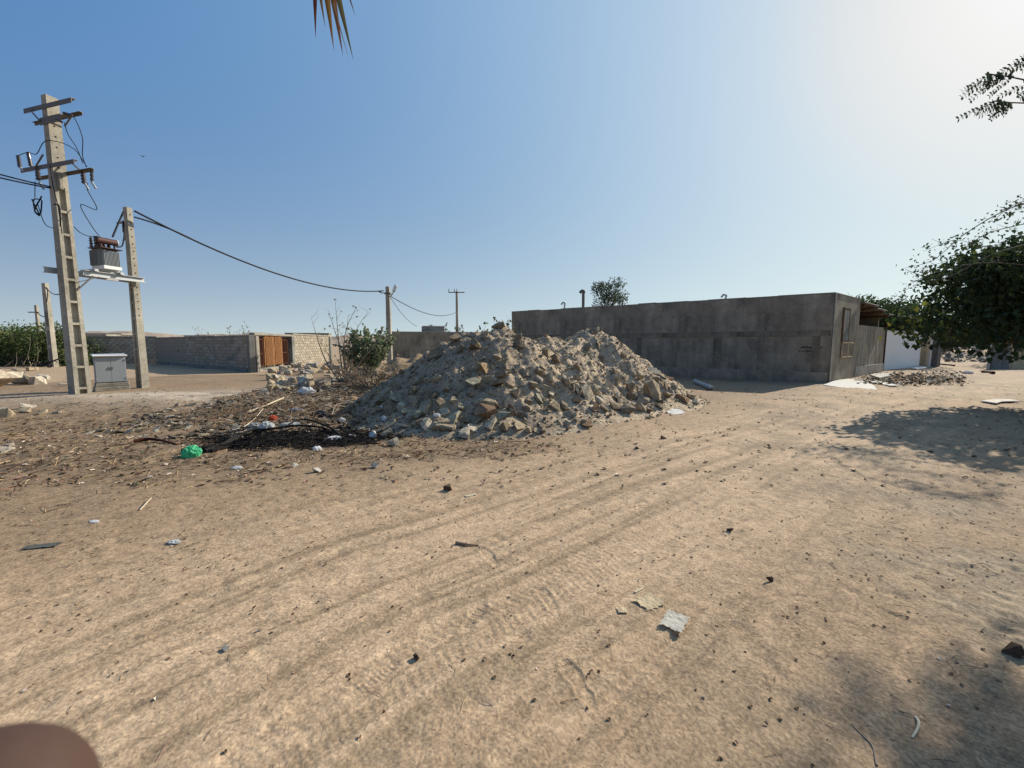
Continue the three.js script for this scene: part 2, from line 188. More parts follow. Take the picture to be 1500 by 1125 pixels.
{
  const rings = [0.25]; while (rings[rings.length - 1] < 1400) { const r = rings[rings.length - 1]; rings.push(r + r * (r < 1 ? 0.03 : r < 5 ? 0.0044 : r < 16 ? 0.0085 : r < 60 ? 0.016 : 0.05)); }
  const ang = []; for (let a = -Math.PI; a < Math.PI - 1e-6;) { ang.push(a); a += Math.abs(a) < 1.02 ? 0.0046 : 0.045; } ang.push(Math.PI);
  const nr = rings.length, na = ang.length, pos = new Float32Array(nr * na * 3), col = new Float32Array(nr * na * 3), uv = new Float32Array(nr * na * 2), idx = [];
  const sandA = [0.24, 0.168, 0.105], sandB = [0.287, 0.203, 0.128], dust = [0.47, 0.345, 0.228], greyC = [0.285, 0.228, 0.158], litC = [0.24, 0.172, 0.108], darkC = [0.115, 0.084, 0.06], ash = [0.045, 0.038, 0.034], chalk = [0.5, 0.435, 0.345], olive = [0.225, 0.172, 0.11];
  for (let j = 0; j < nr; j++) for (let i = 0; i < na; i++) {
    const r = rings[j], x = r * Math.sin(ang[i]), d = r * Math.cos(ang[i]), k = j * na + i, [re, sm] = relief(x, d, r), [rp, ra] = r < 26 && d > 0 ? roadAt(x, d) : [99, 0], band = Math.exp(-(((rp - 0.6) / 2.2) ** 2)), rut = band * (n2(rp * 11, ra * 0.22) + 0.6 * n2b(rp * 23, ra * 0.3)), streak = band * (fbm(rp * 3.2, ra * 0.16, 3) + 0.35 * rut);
    pos[k * 3] = x; pos[k * 3 + 1] = gh(x, d) + re + 0.0017 * rut * (1 - ss(14, 24, r)); pos[k * 3 + 2] = -d; uv[k * 2] = x; uv[k * 2 + 1] = d;
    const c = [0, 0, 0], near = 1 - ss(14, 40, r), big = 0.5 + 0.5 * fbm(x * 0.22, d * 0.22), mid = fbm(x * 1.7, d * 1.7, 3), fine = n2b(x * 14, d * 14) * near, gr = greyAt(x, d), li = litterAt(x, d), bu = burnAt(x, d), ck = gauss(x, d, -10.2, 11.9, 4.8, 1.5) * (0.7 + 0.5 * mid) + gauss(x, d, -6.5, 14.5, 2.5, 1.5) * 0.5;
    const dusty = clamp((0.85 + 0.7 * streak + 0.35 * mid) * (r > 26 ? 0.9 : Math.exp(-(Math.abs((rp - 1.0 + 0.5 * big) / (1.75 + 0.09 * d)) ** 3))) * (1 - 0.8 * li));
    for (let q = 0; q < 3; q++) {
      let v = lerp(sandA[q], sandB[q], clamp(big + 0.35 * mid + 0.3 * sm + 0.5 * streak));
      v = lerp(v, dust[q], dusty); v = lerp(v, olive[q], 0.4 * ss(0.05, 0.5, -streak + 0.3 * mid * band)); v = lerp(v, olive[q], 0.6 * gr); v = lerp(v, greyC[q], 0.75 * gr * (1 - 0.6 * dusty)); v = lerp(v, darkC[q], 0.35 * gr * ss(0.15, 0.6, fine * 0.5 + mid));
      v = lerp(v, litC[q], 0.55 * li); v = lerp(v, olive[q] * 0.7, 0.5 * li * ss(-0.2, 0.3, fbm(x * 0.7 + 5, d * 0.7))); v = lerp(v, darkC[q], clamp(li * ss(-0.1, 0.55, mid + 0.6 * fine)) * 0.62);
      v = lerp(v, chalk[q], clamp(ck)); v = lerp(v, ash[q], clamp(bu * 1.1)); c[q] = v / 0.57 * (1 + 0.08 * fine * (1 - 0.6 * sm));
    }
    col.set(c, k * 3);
  }
  for (let j = 0; j < nr - 1; j++) for (let i = 0; i < na - 1; i++) { const a = j * na + i, b = a + na; idx.push(a, a + 1, b, b, a + 1, b + 1); }
  const c0 = nr * na; // close the small hole at the photographer's feet
  const P = new Float32Array(pos.length + 3), C = new Float32Array(col.length + 3), U = new Float32Array(uv.length + 2); P.set(pos); C.set(col); U.set(uv); P.set([0, gh(0, 0), 0], c0 * 3); C.set([0.75, 0.56, 0.37], c0 * 3);
  for (let i = 0; i < na - 1; i++) idx.push(c0, i + 1, i);
  const g = new THREE.BufferGeometry(); g.setAttribute('position', new THREE.BufferAttribute(P, 3)); g.setAttribute('color', new THREE.BufferAttribute(C, 3)); g.setAttribute('uv', new THREE.BufferAttribute(U, 2)); g.setIndex(new THREE.BufferAttribute(new Uint32Array(idx), 1)); g.computeVertexNormals();
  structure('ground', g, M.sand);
}
// ---------- rubble mound ----------
const cones = [
  { x: -0.3, d: 10.5, h: 2.1, toe: [[0, -3.75], [-1.5, -3.55], [-3.1, -1.5], [-4.3, 1.6], [-2, 3.2], [0, 3.4], [3, 1.5], [3.2, -0.5], [2, -2.8]] },
  { x: -1.15, d: 10.9, h: 1.93, toe: [[0, -3.7], [-2.2, -2], [-3.2, 1.0], [0, 3], [3, 0]] },
  { x: 1.0, d: 11.5, h: 1.86, toe: [[0, -3.8], [-3, 0], [0, 3], [3, 0], [2, -2.8]] },
  { x: 2.3, d: 12.5, h: 2.16, toe: [[0.4, -3.2], [-1.6, -3.9], [-3, 0], [0, 2.8], [3.5, 0.4], [3.05, -1.6]] },
].map((c) => ({ ...c, toe: c.toe.map(([a, b]) => [Math.atan2(b, a), Math.hypot(a, b)]).sort((p, q) => p[0] - q[0]) }));
function mh0(x, d) {
  let s = 0;
  for (const c of cones) {
    const a = Math.atan2(d - c.d, x - c.x), r = Math.hypot(x - c.x, d - c.d), t = c.toe, n = t.length; let k = t.findIndex((e) => e[0] > a); if (k < 0) k = 0;
    const p = t[(k + n - 1) % n], q = t[k]; let da = q[0] - p[0], aa = a - p[0]; if (da <= 0) da += 2 * Math.PI; if (aa < 0) aa += 2 * Math.PI;
    const Rr = lerp(p[1], q[1], clamp(aa / da)), u = r / Rr, h = c.h * (1 - u + 0.05 * Math.sin(Math.PI * clamp(u) * 2));
    s += Math.exp(9 * Math.max(h, -1.5));
  }
  return Math.log(s) / 9;
}
const mh = (x, d) => { const b = mh0(x, d), e = ss(-0.1, 0.5, b); return b - 0.06 + e * (0.15 * fbm(x * 0.9, d * 0.9, 3) + 0.055 * n2b(x * 2.6, d * 2.6) + 0.02 * n2(x * 6, d * 6) + 0.01 * n2b(x * 13, d * 13)); };
const surf = (x, d) => Math.max(gh(x, d), mh(x, d));
function hit(px, py) { const [x, u, w] = ray(px, py); for (let t = 1.2; t < 60; t += 0.01) if (EYE + u * t < surf(x * t, w * t)) return [x * t, w * t]; return G(px, py); }
function normalAt(x, d) { const e = 0.06; return new THREE.Vector3(surf(x - e, d) - surf(x + e, d), 2 * e, surf(x, d + e) - surf(x, d - e)).normalize(); }   // in three axes (z = -d)
// broken pieces: a few shapes of each kind, shared
function chunkShape(rng, sx, sy, sz, n = 13) { const p = []; for (let i = 0; i < n; i++) { const v = new THREE.Vector3(rng() * 2 - 1, rng() * 2 - 1, rng() * 2 - 1); const m = Math.max(Math.abs(v.x), Math.abs(v.y), Math.abs(v.z)); v.multiplyScalar((0.8 + 0.2 * rng()) / m); p.push(v.multiply(new THREE.Vector3(sx / 2, sy / 2, sz / 2))); } const g = new ConvexGeometry(p); return boxUV(g, 1, rng() * 3, rng() * 3); }
function plateShape(rng, t) { const n = 6, p = []; for (let i = 0; i < n; i++) { const a = (i + rng() * 0.6) / n * 2 * Math.PI, r = 0.36 + 0.2 * rng(); for (const s of [-1, 1]) p.push(new THREE.Vector3(Math.cos(a) * r * (1 + s * 0.04), s * t / 2, Math.sin(a) * r * 0.72)); } return boxUV(new ConvexGeometry(p), 1, rng() * 3, rng() * 3); }
const cr = rngOf(31);
const lumps = Array.from({ length: 9 }, () => chunkShape(cr, 1, 0.75, 0.8)), blocks = Array.from({ length: 6 }, () => chunkShape(cr, 1, 0.55, 0.7, 20)), plates = Array.from({ length: 7 }, (_, i) => plateShape(cr, 0.1 + 0.03 * i)), pebbles = Array.from({ length: 4 }, () => chunkShape(cr, 1, 0.7, 0.85, 9));
const rubbleMats = [[0.43, 0.355, 0.25], [0.35, 0.285, 0.2], [0.51, 0.42, 0.29], [0.29, 0.235, 0.165], [0.48, 0.355, 0.215], [0.66, 0.58, 0.45], [0.39, 0.37, 0.275], [0.37, 0.24, 0.15]].map((c) => stoneMat(c));
function seat(o, x, d, size, sink, flat) {                       // rests a piece on the slope, partly buried, turned at random
  const n = normalAt(x, d); o.position.copy(V(x, surf(x, d), d)).addScaledVector(n, size * sink);
  Q.setFromUnitVectors(new THREE.Vector3(0, 1, 0), n); o.quaternion.copy(Q).multiply(new THREE.Quaternion().setFromEuler(new THREE.Euler(flat ? rr(-0.25, 0.25) : rr(-0.9, 0.9), rr(0, 6.28), flat ? rr(-0.25, 0.25) : rr(-0.9, 0.9))));
}
{
  const mound = thing('rubble_mound', 'large heap of broken concrete, stones and sandy soil beside the dirt road', 'rubble heap');
  const x0 = -5.6, x1 = 6.2, d0 = 6.0, d1 = 16.5, nx = 296, nd = 262, pos = [], col = [], uv = [], idx = [];
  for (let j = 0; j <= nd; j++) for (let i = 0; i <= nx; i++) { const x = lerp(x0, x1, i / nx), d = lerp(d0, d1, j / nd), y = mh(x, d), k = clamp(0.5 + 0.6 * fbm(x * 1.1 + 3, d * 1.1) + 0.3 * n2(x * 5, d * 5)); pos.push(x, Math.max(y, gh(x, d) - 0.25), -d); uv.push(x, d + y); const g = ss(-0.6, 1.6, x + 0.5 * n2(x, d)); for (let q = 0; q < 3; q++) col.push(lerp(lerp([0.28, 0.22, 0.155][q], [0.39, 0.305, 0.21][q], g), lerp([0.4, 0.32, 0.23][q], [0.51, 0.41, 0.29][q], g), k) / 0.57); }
  for (let j = 0; j < nd; j++) for (let i = 0; i < nx; i++) { const a = j * (nx + 1) + i, b = a + nx + 1; const out = [a, a + 1, b, b + 1].every((q) => { const x = pos[q * 3], d = -pos[q * 3 + 2]; return pos[q * 3 + 1] < gh(x, d) - 0.1; }); if (!out) idx.push(a, a + 1, b, b, a + 1, b + 1); }
  const g = new THREE.BufferGeometry(); g.setAttribute('position', new THREE.Float32BufferAttribute(pos, 3)); g.setAttribute('color', new THREE.Float32BufferAttribute(col, 3)); g.setAttribute('uv', new THREE.Float32BufferAttribute(uv, 2)); g.setIndex(idx); g.computeVertexNormals();
  mesh('soil', g, M.soil, mound);
  // pieces that the photograph shows one by one: pixel, width in pixels, kind, tone
  const shown = [[648, 628, 40, 's', 0], [604, 612, 34, 's', 6], [680, 634, 32, 's', 5], [626, 600, 34, 'p', 0], [570, 602, 28, 's', 3], [700, 618, 34, 's', 1], [590, 625, 24, 'p', 5], [735, 612, 30, 's', 6], [760, 627, 26, 'p', 2], [870, 600, 26, 's', 5], [900, 596, 26, 's', 1], [585, 585, 26, 'p', 6], [653, 606, 20, 'p', 5], [598, 604, 22, 'p', 2], [676, 597, 20, 'p', 6], [745, 590, 18, 'p', 5], [800, 575, 20, 'p', 2], [830, 583, 16, 'p', 5], [890, 566, 18, 'p', 5], [845, 555, 16, 'p', 2], [780, 564, 22, 'p', 0], [690, 548, 20, 'p', 1], [707, 542, 24, 'l', 4], [706, 528, 16, 'p', 5], [616, 560, 26, 'l', 1], [627, 558, 13, 'p', 5], [641, 557, 15, 'b', 2], [714, 562, 26, 'p', 6], [664, 616, 36, 's', 6], [640, 620, 26, 's', 1], [684, 618, 22, 's', 3], [616, 623, 20, 'b', 1], [709, 608, 30, 'l', 7], [718, 595, 24, 'b', 2], [722, 622, 20, 'l', 2], [739, 628, 20, 'b', 3], [692, 630, 21, 'p', 5], [772, 589, 17, 'l', 1], [772, 602, 17, 'l', 0], [789, 586, 22, 'p', 6], [809, 484, 17, 'b', 0], [860, 583, 30, 'b', 5], [904, 587, 24, 'p', 5], [918, 602, 22, 'b', 1], [956, 580, 36, 'b', 2], [924, 570, 18, 'b', 0], [997, 588, 20, 'l', 7], [900, 548, 17, 'b', 1], [868, 574, 16, 'b', 2], [824, 596, 19, 'b', 3], [812, 600, 22, 'l', 3], [792, 631, 15, 'l', 1], [837, 570, 14, 'l', 1], [806, 553, 18, 's', 2], [860, 510, 15, 'b', 1], [876, 505, 14, 'l', 0], [815, 528, 15, 'l', 3], [800, 520, 18, 'l', 1], [790, 545, 18, 'b', 1], [760, 498, 14, 'l', 1], [760, 512, 20, 'b', 3], [696, 511, 22, 'l', 3], [668, 500, 20, 'b', 1], [672, 512, 16, 'l', 1], [640, 520, 26, 'p', 1], [620, 512, 14, 'l', 2], [590, 548, 18, 'l', 1], [606, 590, 18, 'l', 0], [580, 570, 20, 'p', 1], [560, 590, 22, 'b', 3], [645, 590, 18, 'b', 1], [665, 588, 14, 'l', 2], [630, 580, 17, 'l', 0], [690, 576, 15, 'l', 1], [655, 572, 17, 'p', 2], [700, 590, 18, 'p', 5], [746, 566, 15, 'p', 0], [735, 552, 18, 'b', 1], [754, 578, 18, 'l', 2], [766, 548, 16, 'l', 1], [728, 525, 14, 'l', 0], [846, 540, 14, 'l', 2], [880, 528, 16, 'l', 1], [912, 520, 14, 'b', 0], [935, 552, 18, 'b', 2], [960, 560, 14, 'l', 1], [975, 568, 14, 'p', 0], [940, 590, 18, 'l', 0], [885, 600, 14, 'l', 1], [840, 610, 14, 'l', 2], [845, 588, 18, 'p', 4], [878, 588, 14, 'l', 5], [770, 620, 12, 'l', 0], [758, 610, 16, 'l', 3], [730, 480, 20, 'b', 1], [715, 476, 15, 'l', 0], [750, 476, 14, 'l', 1], [690, 484, 18, 'b', 0], [712, 492, 14, 'l', 2], [843, 488, 14, 'b', 0], [868, 488, 13, 'l', 1]];
  let parts = 0; const put = (x, d, size, shape, mat, sink, flat, sc = [1, 1, 1]) => { const o = shade(new THREE.Mesh(shape, mat)); o.name = 'rubble_chunk'; seat(o, x, d, size, sink, flat); o.scale.set(size * sc[0], size * sc[1], size * sc[2]); mound.add(o); parts++; };
  for (const [px, py, w, k, m] of shown) { const [x, d] = hit(px, py), size = w * Math.hypot(x, d) / FPX * 1.05; k === 'l' ? put(x, d, size, pick(lumps), rubbleMats[m], 0.12) : k === 'b' ? put(x, d, size, pick(blocks), rubbleMats[m], 0.15) : k === 's' ? put(x, d, size, pick(blocks), rubbleMats[m], 0.1, true, [1, 0.45, 0.75]) : put(x, d, size, pick(plates), rubbleMats[m], 0.1); }
  while (parts < 299) { const x = rr(-4.6, 5), d = rr(6.6, 13), h = mh(x, d); if (h < 0.02 || h > 2.3 || R() > (h < 0.9 ? 0.95 : 0.35)) continue; const size = h < 0.85 ? 0.09 + 0.24 * R() ** 2.2 : 0.05 + 0.11 * R() ** 2.5; { const a = R(); put(x, d, size * (a > 0.65 ? 1.35 : 1), a < 0.35 ? pick(lumps) : a < 0.65 ? pick(blocks) : pick(plates), pick(rubbleMats), rr(0.1, 0.28), a > 0.65 && R() < 0.6); }; }
  for (const [shape, n, bigS] of [[lumps[3], 6500, 0.06], [blocks[2], 2600, 0.085], [plates[2], 2800, 0.12]]) { const small = new THREE.InstancedMesh(shape, stoneMat([0.54, 0.435, 0.3]), n), o = new THREE.Object3D(), c = new THREE.Color();
  for (let i = 0; i < n;) { const x = rr(-5, 5.6), d = rr(6.3, 14), h = mh(x, d); if (h < gh(x, d) - 0.03 || (h < 0.1 && R() < 0.5)) continue; const size = 0.018 + bigS * R() ** 3; seat(o, x, d, size, 0.14, R() < 0.4); o.scale.set(size * rr(0.7, 1.3), size * rr(0.6, 1.1), size * rr(0.7, 1.3)); o.updateMatrix(); small.setMatrixAt(i, o.matrix); const k = R() < 0.12 ? rr(1.3, 1.7) : rr(0.5, 1.2), t = rr(-0.06, 0.08); small.setColorAt(i, c.setRGB(k * (1 + t), k, k * (1 - t))); i++; }
  small.name = 'small_rubble'; small.userData.kind = 'stuff'; shade(small); mound.add(small); }
}
// ---------- grey cement house on the road ----------
const dirOf = (a, b) => { const x = b[0] - a[0], d = b[1] - a[1], L = Math.hypot(x, d); return { L, x: x / L, d: d / L, ry: Math.atan2(d, x) }; };   // a box built along +x and turned by ry runs from a to b
const CNR = [13.21, 17.05], LFT = [0.0, 27.0], SIDE = [21.08, 23.29];
{
  const H = 3.66, u = dirOf(CNR, LFT), s = dirOf(CNR, SIDE), tall = 4.0;
  const house = thing('cement_house', 'long flat-roofed house of raw grey cement render behind the rubble heap', 'house', V(CNR[0], 0, CNR[1]));
  const loc = (x, y, d) => new THREE.Vector3(x - CNR[0], y, -(d - CNR[1]));
  const P = (a, b) => [CNR[0] + u.x * a + s.x * b, CNR[1] + u.d * a + s.d * b];
  const prism = (pl, y0, y1, r = 0) => { const sh = new THREE.Shape(pl.map(([x, d]) => new THREE.Vector2(x - CNR[0], d - CNR[1]))); const g = new THREE.ExtrudeGeometry(sh, { depth: y1 - y0 - 2 * r, bevelEnabled: r > 0, bevelSize: r, bevelThickness: r, bevelSegments: 2, bevelOffset: -r }).toNonIndexed(); g.rotateX(-Math.PI / 2); g.translate(0, y0 + r, 0); g.computeVertexNormals(); return g; };
  // front wall panels face the rubble; uv runs along the wall
  const slab = (dir, from, to, y0, y1, off, th) => { const w = to - from, g = bbox(w, y1 - y0, th, 0.008); boxUV(g, 1, from, y0); g.rotateY(dir.ry); const a = [CNR[0] + dir.x * (from + to) / 2, CNR[1] + dir.d * (from + to) / 2], sg = dir === u ? 1 : -1; g.translate(a[0] - CNR[0] - dir.d * sg * off, (y0 + y1) / 2, -(a[1] - CNR[1] + dir.x * sg * off)); return g; };
  // outward normal of the front is (-u.d, u.x) turned towards the road; the same for the side with the other sign
  { const pr = rngOf(77), g = []; for (const [y, h, n] of [[1.42, 0.11, 11], [1.27, 0.07, 12]]) for (let k = 0; k < n; k++) { const a = 0.3 + k * 0.066, w = 0.018 + 0.035 * pr(), b = pr() * h * 0.5; g.push(slab(u, a, a + w, y + b, y + b + 0.02 + pr() * (h - 0.04), 0.0455, 0.006)); if (pr() < 0.6) g.push(slab(u, a, a + 0.058, y, y + 0.016, 0.0452, 0.005)); } mesh('painted_lettering', g, M.black, house); }
  const core = [P(0.1, 0.06), P(u.L - 0.1, 0.06), [LFT[0] + 6, LFT[1] + 5.5], P(0.1, tall - 0.1)];
  mesh('core_wall', prism(core, -0.1, H - 0.12), M.wallDark, house);
  mesh('front_wall', slab(u, -0.02, u.L, -0.1, H, -0.06, 0.2), M.wallDark, house);
  mesh('side_wall', slab(s, 0.05, tall, -0.1, H + 0.0, -0.06, 0.2), M.wallSide, house);
  mesh('ring_beam', slab(u, 0.03, u.L - 0.06, 1.92, 2.16, 0.046, 0.03), M.wallBand, house);
  for (const [a, b] of [[0.35, 0.62], [2.35, 2.62], [4.1, 4.45], [6.1, 6.35], [7.9, 8.2], [9.9, 10.2], [12.2, 12.5]]) mesh('pilaster', slab(u, a, b, 0.42, 1.918, 0.044, 0.026), M.wallBand, house);
  mesh('plinth', slab(u, 0.04, u.L, -0.1, 0.42, 0.07, 0.08), M.wallSide, house);
  { const g = [slab(s, 0.09, tall + 0.02, H, H + 0.04, -0.06, 0.23)]; let a = -0.03; while (a < u.L) { const b = Math.min(u.L + 0.02, a + rr(0.5, 1.7)); g.push(slab(u, a, b - 0.004, H, H + rr(0.015, 0.06), -0.06 + rr(-0.008, 0.008), 0.22)); a = b; } mesh('coping', g, M.wallPale, house); }
  mesh('corner_bead', slab(s, -0.07, 0.14, 0, H + 0.02, 0.052, 0.02), M.wallPale, house);
  // tall shuttered opening and the two meter hatches under it
  const win = mesh('window', slab(s, 1.25, 2.15, 1.72, 3.1, 0.055, 0.03), M.wallDark, house);
  mesh('window_frame', [slab(s, 1.19, 1.27, 1.66, 3.16, 0.07, 0.06), slab(s, 2.13, 2.21, 1.66, 3.16, 0.07, 0.06), slab(s, 1.27, 2.13, 3.1, 3.16, 0.07, 0.06), slab(s, 1.27, 2.13, 1.66, 1.72, 0.07, 0.06)], M.timber, win);
  for (const a of [1.3, 1.72]) mesh('shutter', slab(s, a, a + 0.39, 1.74, 3.08, 0.08, 0.03), M.grey, win);
  for (const a of [1.3, 2.2]) { const b = mesh('meter_hatch', slab(s, a, a + 0.75, 1.05, 1.62, 0.07, 0.06), M.wallBand, house); mesh('hatch_frame', [slab(s, a - 0.04, a, 1.0, 1.66, 0.09, 0.07), slab(s, a + 0.75, a + 0.79, 1.0, 1.66, 0.09, 0.07), slab(s, a, a + 0.75, 1.0, 1.05, 0.09, 0.07), slab(s, a, a + 0.75, 1.62, 1.66, 0.09, 0.07)], M.cream, b); }
  // pipes that stand up from the roof
  const pipe = (px, py, top, hook, r, m, nm) => { const d = 22, t = clamp(((px - 750) / FPX * CNR[1] - CNR[0]) / (u.x - (px - 750) / FPX * u.d), 0, u.L), p = P(t, 0.35), b = loc(p[0], H - 0.12, p[1]), L = top; const pts = [b, b.clone().setY(H + L * 0.6), b.clone().setY(H + L)]; if (hook) pts.push(b.clone().add(new THREE.Vector3(0.03, 0.13 + L + 0.12, 0)), b.clone().add(new THREE.Vector3(-0.1, L + 0.28, 0)), b.clone().add(new THREE.Vector3(-0.2, L + 0.16, 0))); mesh(nm, tube(curve(pts, 18), r, r, 8), m, house); };
  pipe(820, 443, 0.25, true, 0.05, M.galv, 'vent_pipe'); pipe(847, 422, 0.85, true, 0.085, M.steel, 'flue_pipe'); pipe(1053, 428, 0.1, true, 0.045, M.galv, 'vent_pipe');
  // lower yard wall with the open shed above it
  const yard = thing('yard_wall', 'lower grey cement wall joined to the tall house, with a dark shed opening above', 'wall', V(CNR[0], 0, CNR[1]));
  mesh('wall_face', slab(s, tall + 0.006, s.L, -0.1, 2.5, -0.1, 0.2), M.wallSide, yard);
  for (const [a, b] of [[5.2, 5.45], [6.6, 6.9], [8.2, 8.45]]) mesh('render_patch', slab(s, a, b, 0.3, 2.2, 0.004, 0.012), M.wallPale, yard);
  mesh('footing', slab(s, tall + 0.02, s.L, -0.1, 0.5, 0.02, 0.06), M.wallPale, yard);
  const shed = thing('shed', 'dark open shed under a sagging timber and sheet roof behind the yard wall', 'shed', V(CNR[0], 0, CNR[1]));
  mesh('back_wall', slab(s, tall + 0.1, s.L + 0.2, 0, 3.3, -3.2, 0.15), M.wallSide, shed);
  mesh('end_wall', [slab(s, s.L + 0.05, s.L + 0.2, 0, 3.15, -1.7, 2.7)], M.wallSide, shed);
  for (const [a, b, y] of [[tall - 0.1, 6.9, 3.5], [6.6, 8.9, 3.36], [8.5, 10.6, 3.2]]) mesh('roof_sheet', slab(s, a, b, y, y + 0.05, -1.6, 3.6), M.steel, shed);
  for (const a of [4.5, 6.5, 8.3, 9.7]) mesh('rafter', slab(s, a, a + 0.12, a < 6.6 ? 3.32 : a < 8.4 ? 3.2 : 3.06, a < 6.6 ? 3.49 : a < 8.4 ? 3.35 : 3.19, -1.5, 3.2), M.timber, shed);
  mesh('post', slab(s, s.L - 0.02, s.L + 0.12, 0, 3.2, -0.02, 0.14), M.woodDark, shed);
}
// ---------- white wall, gate piers and the walls where the road ends ----------
function wallRun(name, label, a, b, h, th, mat, extra) { const q = dirOf(a, b), t = thing(name, label, 'wall', V(a[0], gh(...a) * 0, a[1]), q.ry); mesh('wall_face', bbox(q.L, h + 0.3, th, 0.02, q.L / 2, h / 2 - 0.15, 0), mat, t); if (extra) extra(t, q.L); return t; }
{
  const c = 0.5;
  wallRun('white_wall', 'white rendered wall behind the leaf-strewn debris, past the grey yard wall', [22.3, 24.9], [27.6, 27.9], 2.35, 0.22, M.limewash, (t, L) => { mesh('coping', box(L + 0.04, 0.06, 0.28, L / 2, 2.38, 0), M.white, t); });
  const pier = (px, w, d, label, m, h = 2.3) => { const x = (px - 750) / FPX * d, t = thing('gate_pier', label, 'pier', V(x, 0, d), 0.5); mesh('shaft', bbox(w, h + 0.3, w, 0.03, 0, h / 2 - 0.15, 0), m, t); mesh('cap', bbox(w + 0.1, 0.1, w + 0.1, 0.02, 0, h + 0.051, 0), m, t); };
  pier(1352, 0.34, 27.9, 'cream square pier standing next to the white wall', M.cream); pier(1358, 0.3, 28.6, 'slim pale pier between the cream pier and the grey block', M.white); pier(1366, 0.62, 28.9, 'broad grey block pier at the end of the white wall', M.grey, 2.25);
  wallRun('end_wall', 'low grey wall across the far end of the dirt road', [58, 56], [78, 66], 2.2, 0.3, M.grey, (t, L) => { for (let k = 0; k < 5; k++) mesh('buttress', bbox(0.5, 2.4, 0.5, 0.03, 2 + k * 4, 1.15, 0), M.wallPale, t); });
  wallRun('far_wall', 'long pale wall far down the road behind the debris bank', [44, 52], [60, 58], 2.5, 0.3, M.wallPale, (t, L) => { for (const x of [2.5, 5.5]) { const w = mesh('window', box(1.4, 0.9, 0.1, x, 1.45, 0.12), M.black, t); mesh('sill', box(1.6, 0.1, 0.2, x, 0.93, 0.2), M.white, w); } });
  wallRun('roadside_wall', 'low wall, grey then ochre, on the right of the road end', [31.0, 26.6], [32.45, 26.85], 1.7, 0.25, M.grey, (t, L) => { mesh('coping', box(L + 0.1, 0.07, 0.34, L / 2, 1.735, 0), M.wallPale, t); const o = mesh('ochre_face', bbox(5.2, 1.9, 0.24, 0.02, L + 2.55, 0.72, 0.02), M.cream, t); const h = []; for (const k of [-1, 1]) h.push(tube(curve([[0, 0.62], [k * 0.16, 0.8], [k * 0.2, 1.05], [k * 0.1, 1.22], [0, 1.1]].map(([x, y]) => new THREE.Vector3(L + 0.75 + x, y, 0.146)), 16), 0.028, 0.028, 5)); mesh('painted_mark', h, M.rust, o); const p = mesh('lamp_post', tube([new THREE.Vector3(-0.25, -0.1, 0.1), new THREE.Vector3(-0.25, 1.78, 0.1)], 0.07, 0.06, 8), M.galv, t); const s = new THREE.SphereGeometry(0.13, 14, 10); s.translate(-0.25, 1.88, 0.1); mesh('globe', s, M.whitePaint, p); });
}
// ---------- block-built compound with the wooden gate ----------
const blockMats = [[0.43, 0.385, 0.32], [0.48, 0.435, 0.365], [0.39, 0.345, 0.28], [0.53, 0.485, 0.41], [0.45, 0.39, 0.31]].map((c) => stoneMat(c));
const blockGeo = [0, 1, 2].map((k) => bbox(0.385, 0.185, 0.2, 0.012)), halfGeo = bbox(0.185, 0.185, 0.2, 0.012);
function blockWall(name, label, a, b, h, opts = {}) {            // courses of hollow blocks in front of a recessed mortar core
  const q = dirOf(a, b), t = thing(name, label, 'wall', V(a[0], 0, a[1]), q.ry), rest = [], rows = Math.round(h / 0.2), list = [], mats = opts.mats || blockMats;
  mesh('mortar_core', box(q.L, h + 0.2, 0.17, q.L / 2, h / 2 - 0.1, 0), opts.core || M.mortar, t);
  for (let r = 0; r < rows; r++) { let x = 0; if (r % 2) { list.push([0.0965, r, true]); x = 0.2; } for (; x + 0.39 < q.L; x += 0.4) list.push([x + 0.2, r, false]); }
  list.forEach(([x, r, half], i) => { const missing = R() < 0.012; if (missing) return; const m = new THREE.Vector3(x, 0.1 + r * 0.2 + rr(-0.003, 0.003), rr(-0.006, 0.008)); const near = opts.nearFirst !== false ? x < (opts.reach || 99) : true;
    if (near && t.children.length < 298) { const o = shade(new THREE.Mesh(half ? halfGeo : pick(blockGeo), pick(mats))); o.name = 'block'; o.position.copy(m); o.rotation.set(0, rr(-0.012, 0.012), rr(-0.006, 0.006)); t.add(o); }
    else { const g = (half ? halfGeo : blockGeo[0]).clone(); g.translate(m.x, m.y, m.z); rest.push(g); } });
  if (rest.length) { const o = mesh('block_courses', rest, mats[0], t); o.userData.kind = 'stuff'; }
  if (opts.extra) opts.extra(t, q.L);
  return t;
}
const GC = [-14.78, 23.29], GR = [-15.22, 28.08];
const paleBlocks = blockMats;
blockWall('block_wall', 'shaded grey concrete-block wall running away from the gate towards the poles', GC, [-28.39, 32.89], 2.0, { reach: 10.3, extra: (t, L) => { mesh('coping', bbox(L, 0.1, 0.26, 0.02, L / 2, 2.052, 0), M.wallPale, t); mesh('corner_column', bbox(0.3, 2.2, 0.3, 0.015, 0.02, 1.0, 0), M.grey, t); for (const x of [L - 0.6]) mesh('column', bbox(0.35, 2.2, 0.12, 0.015, x, 1.0, 0.16), M.concrete, t); mesh('footing', bbox(L - 0.3, 0.3, 0.36, 0.03, L / 2 + 0.2, 0.04, 0.0), M.grey, t); } });
blockWall('block_wall', 'sunlit pale concrete-block wall between the wooden gate and the shrub', [-15.27, 28.65], [-15.9, 35.6], 2.2, { extra: (t, L) => { mesh('coping', bbox(L + 0.3, 0.12, 0.26, 0.02, L / 2, 2.262, 0), M.concrete, t); mesh('end_column', bbox(0.4, 2.3, 0.34, 0.02, L + 0.2, 1.05, 0), M.grey, t); } });
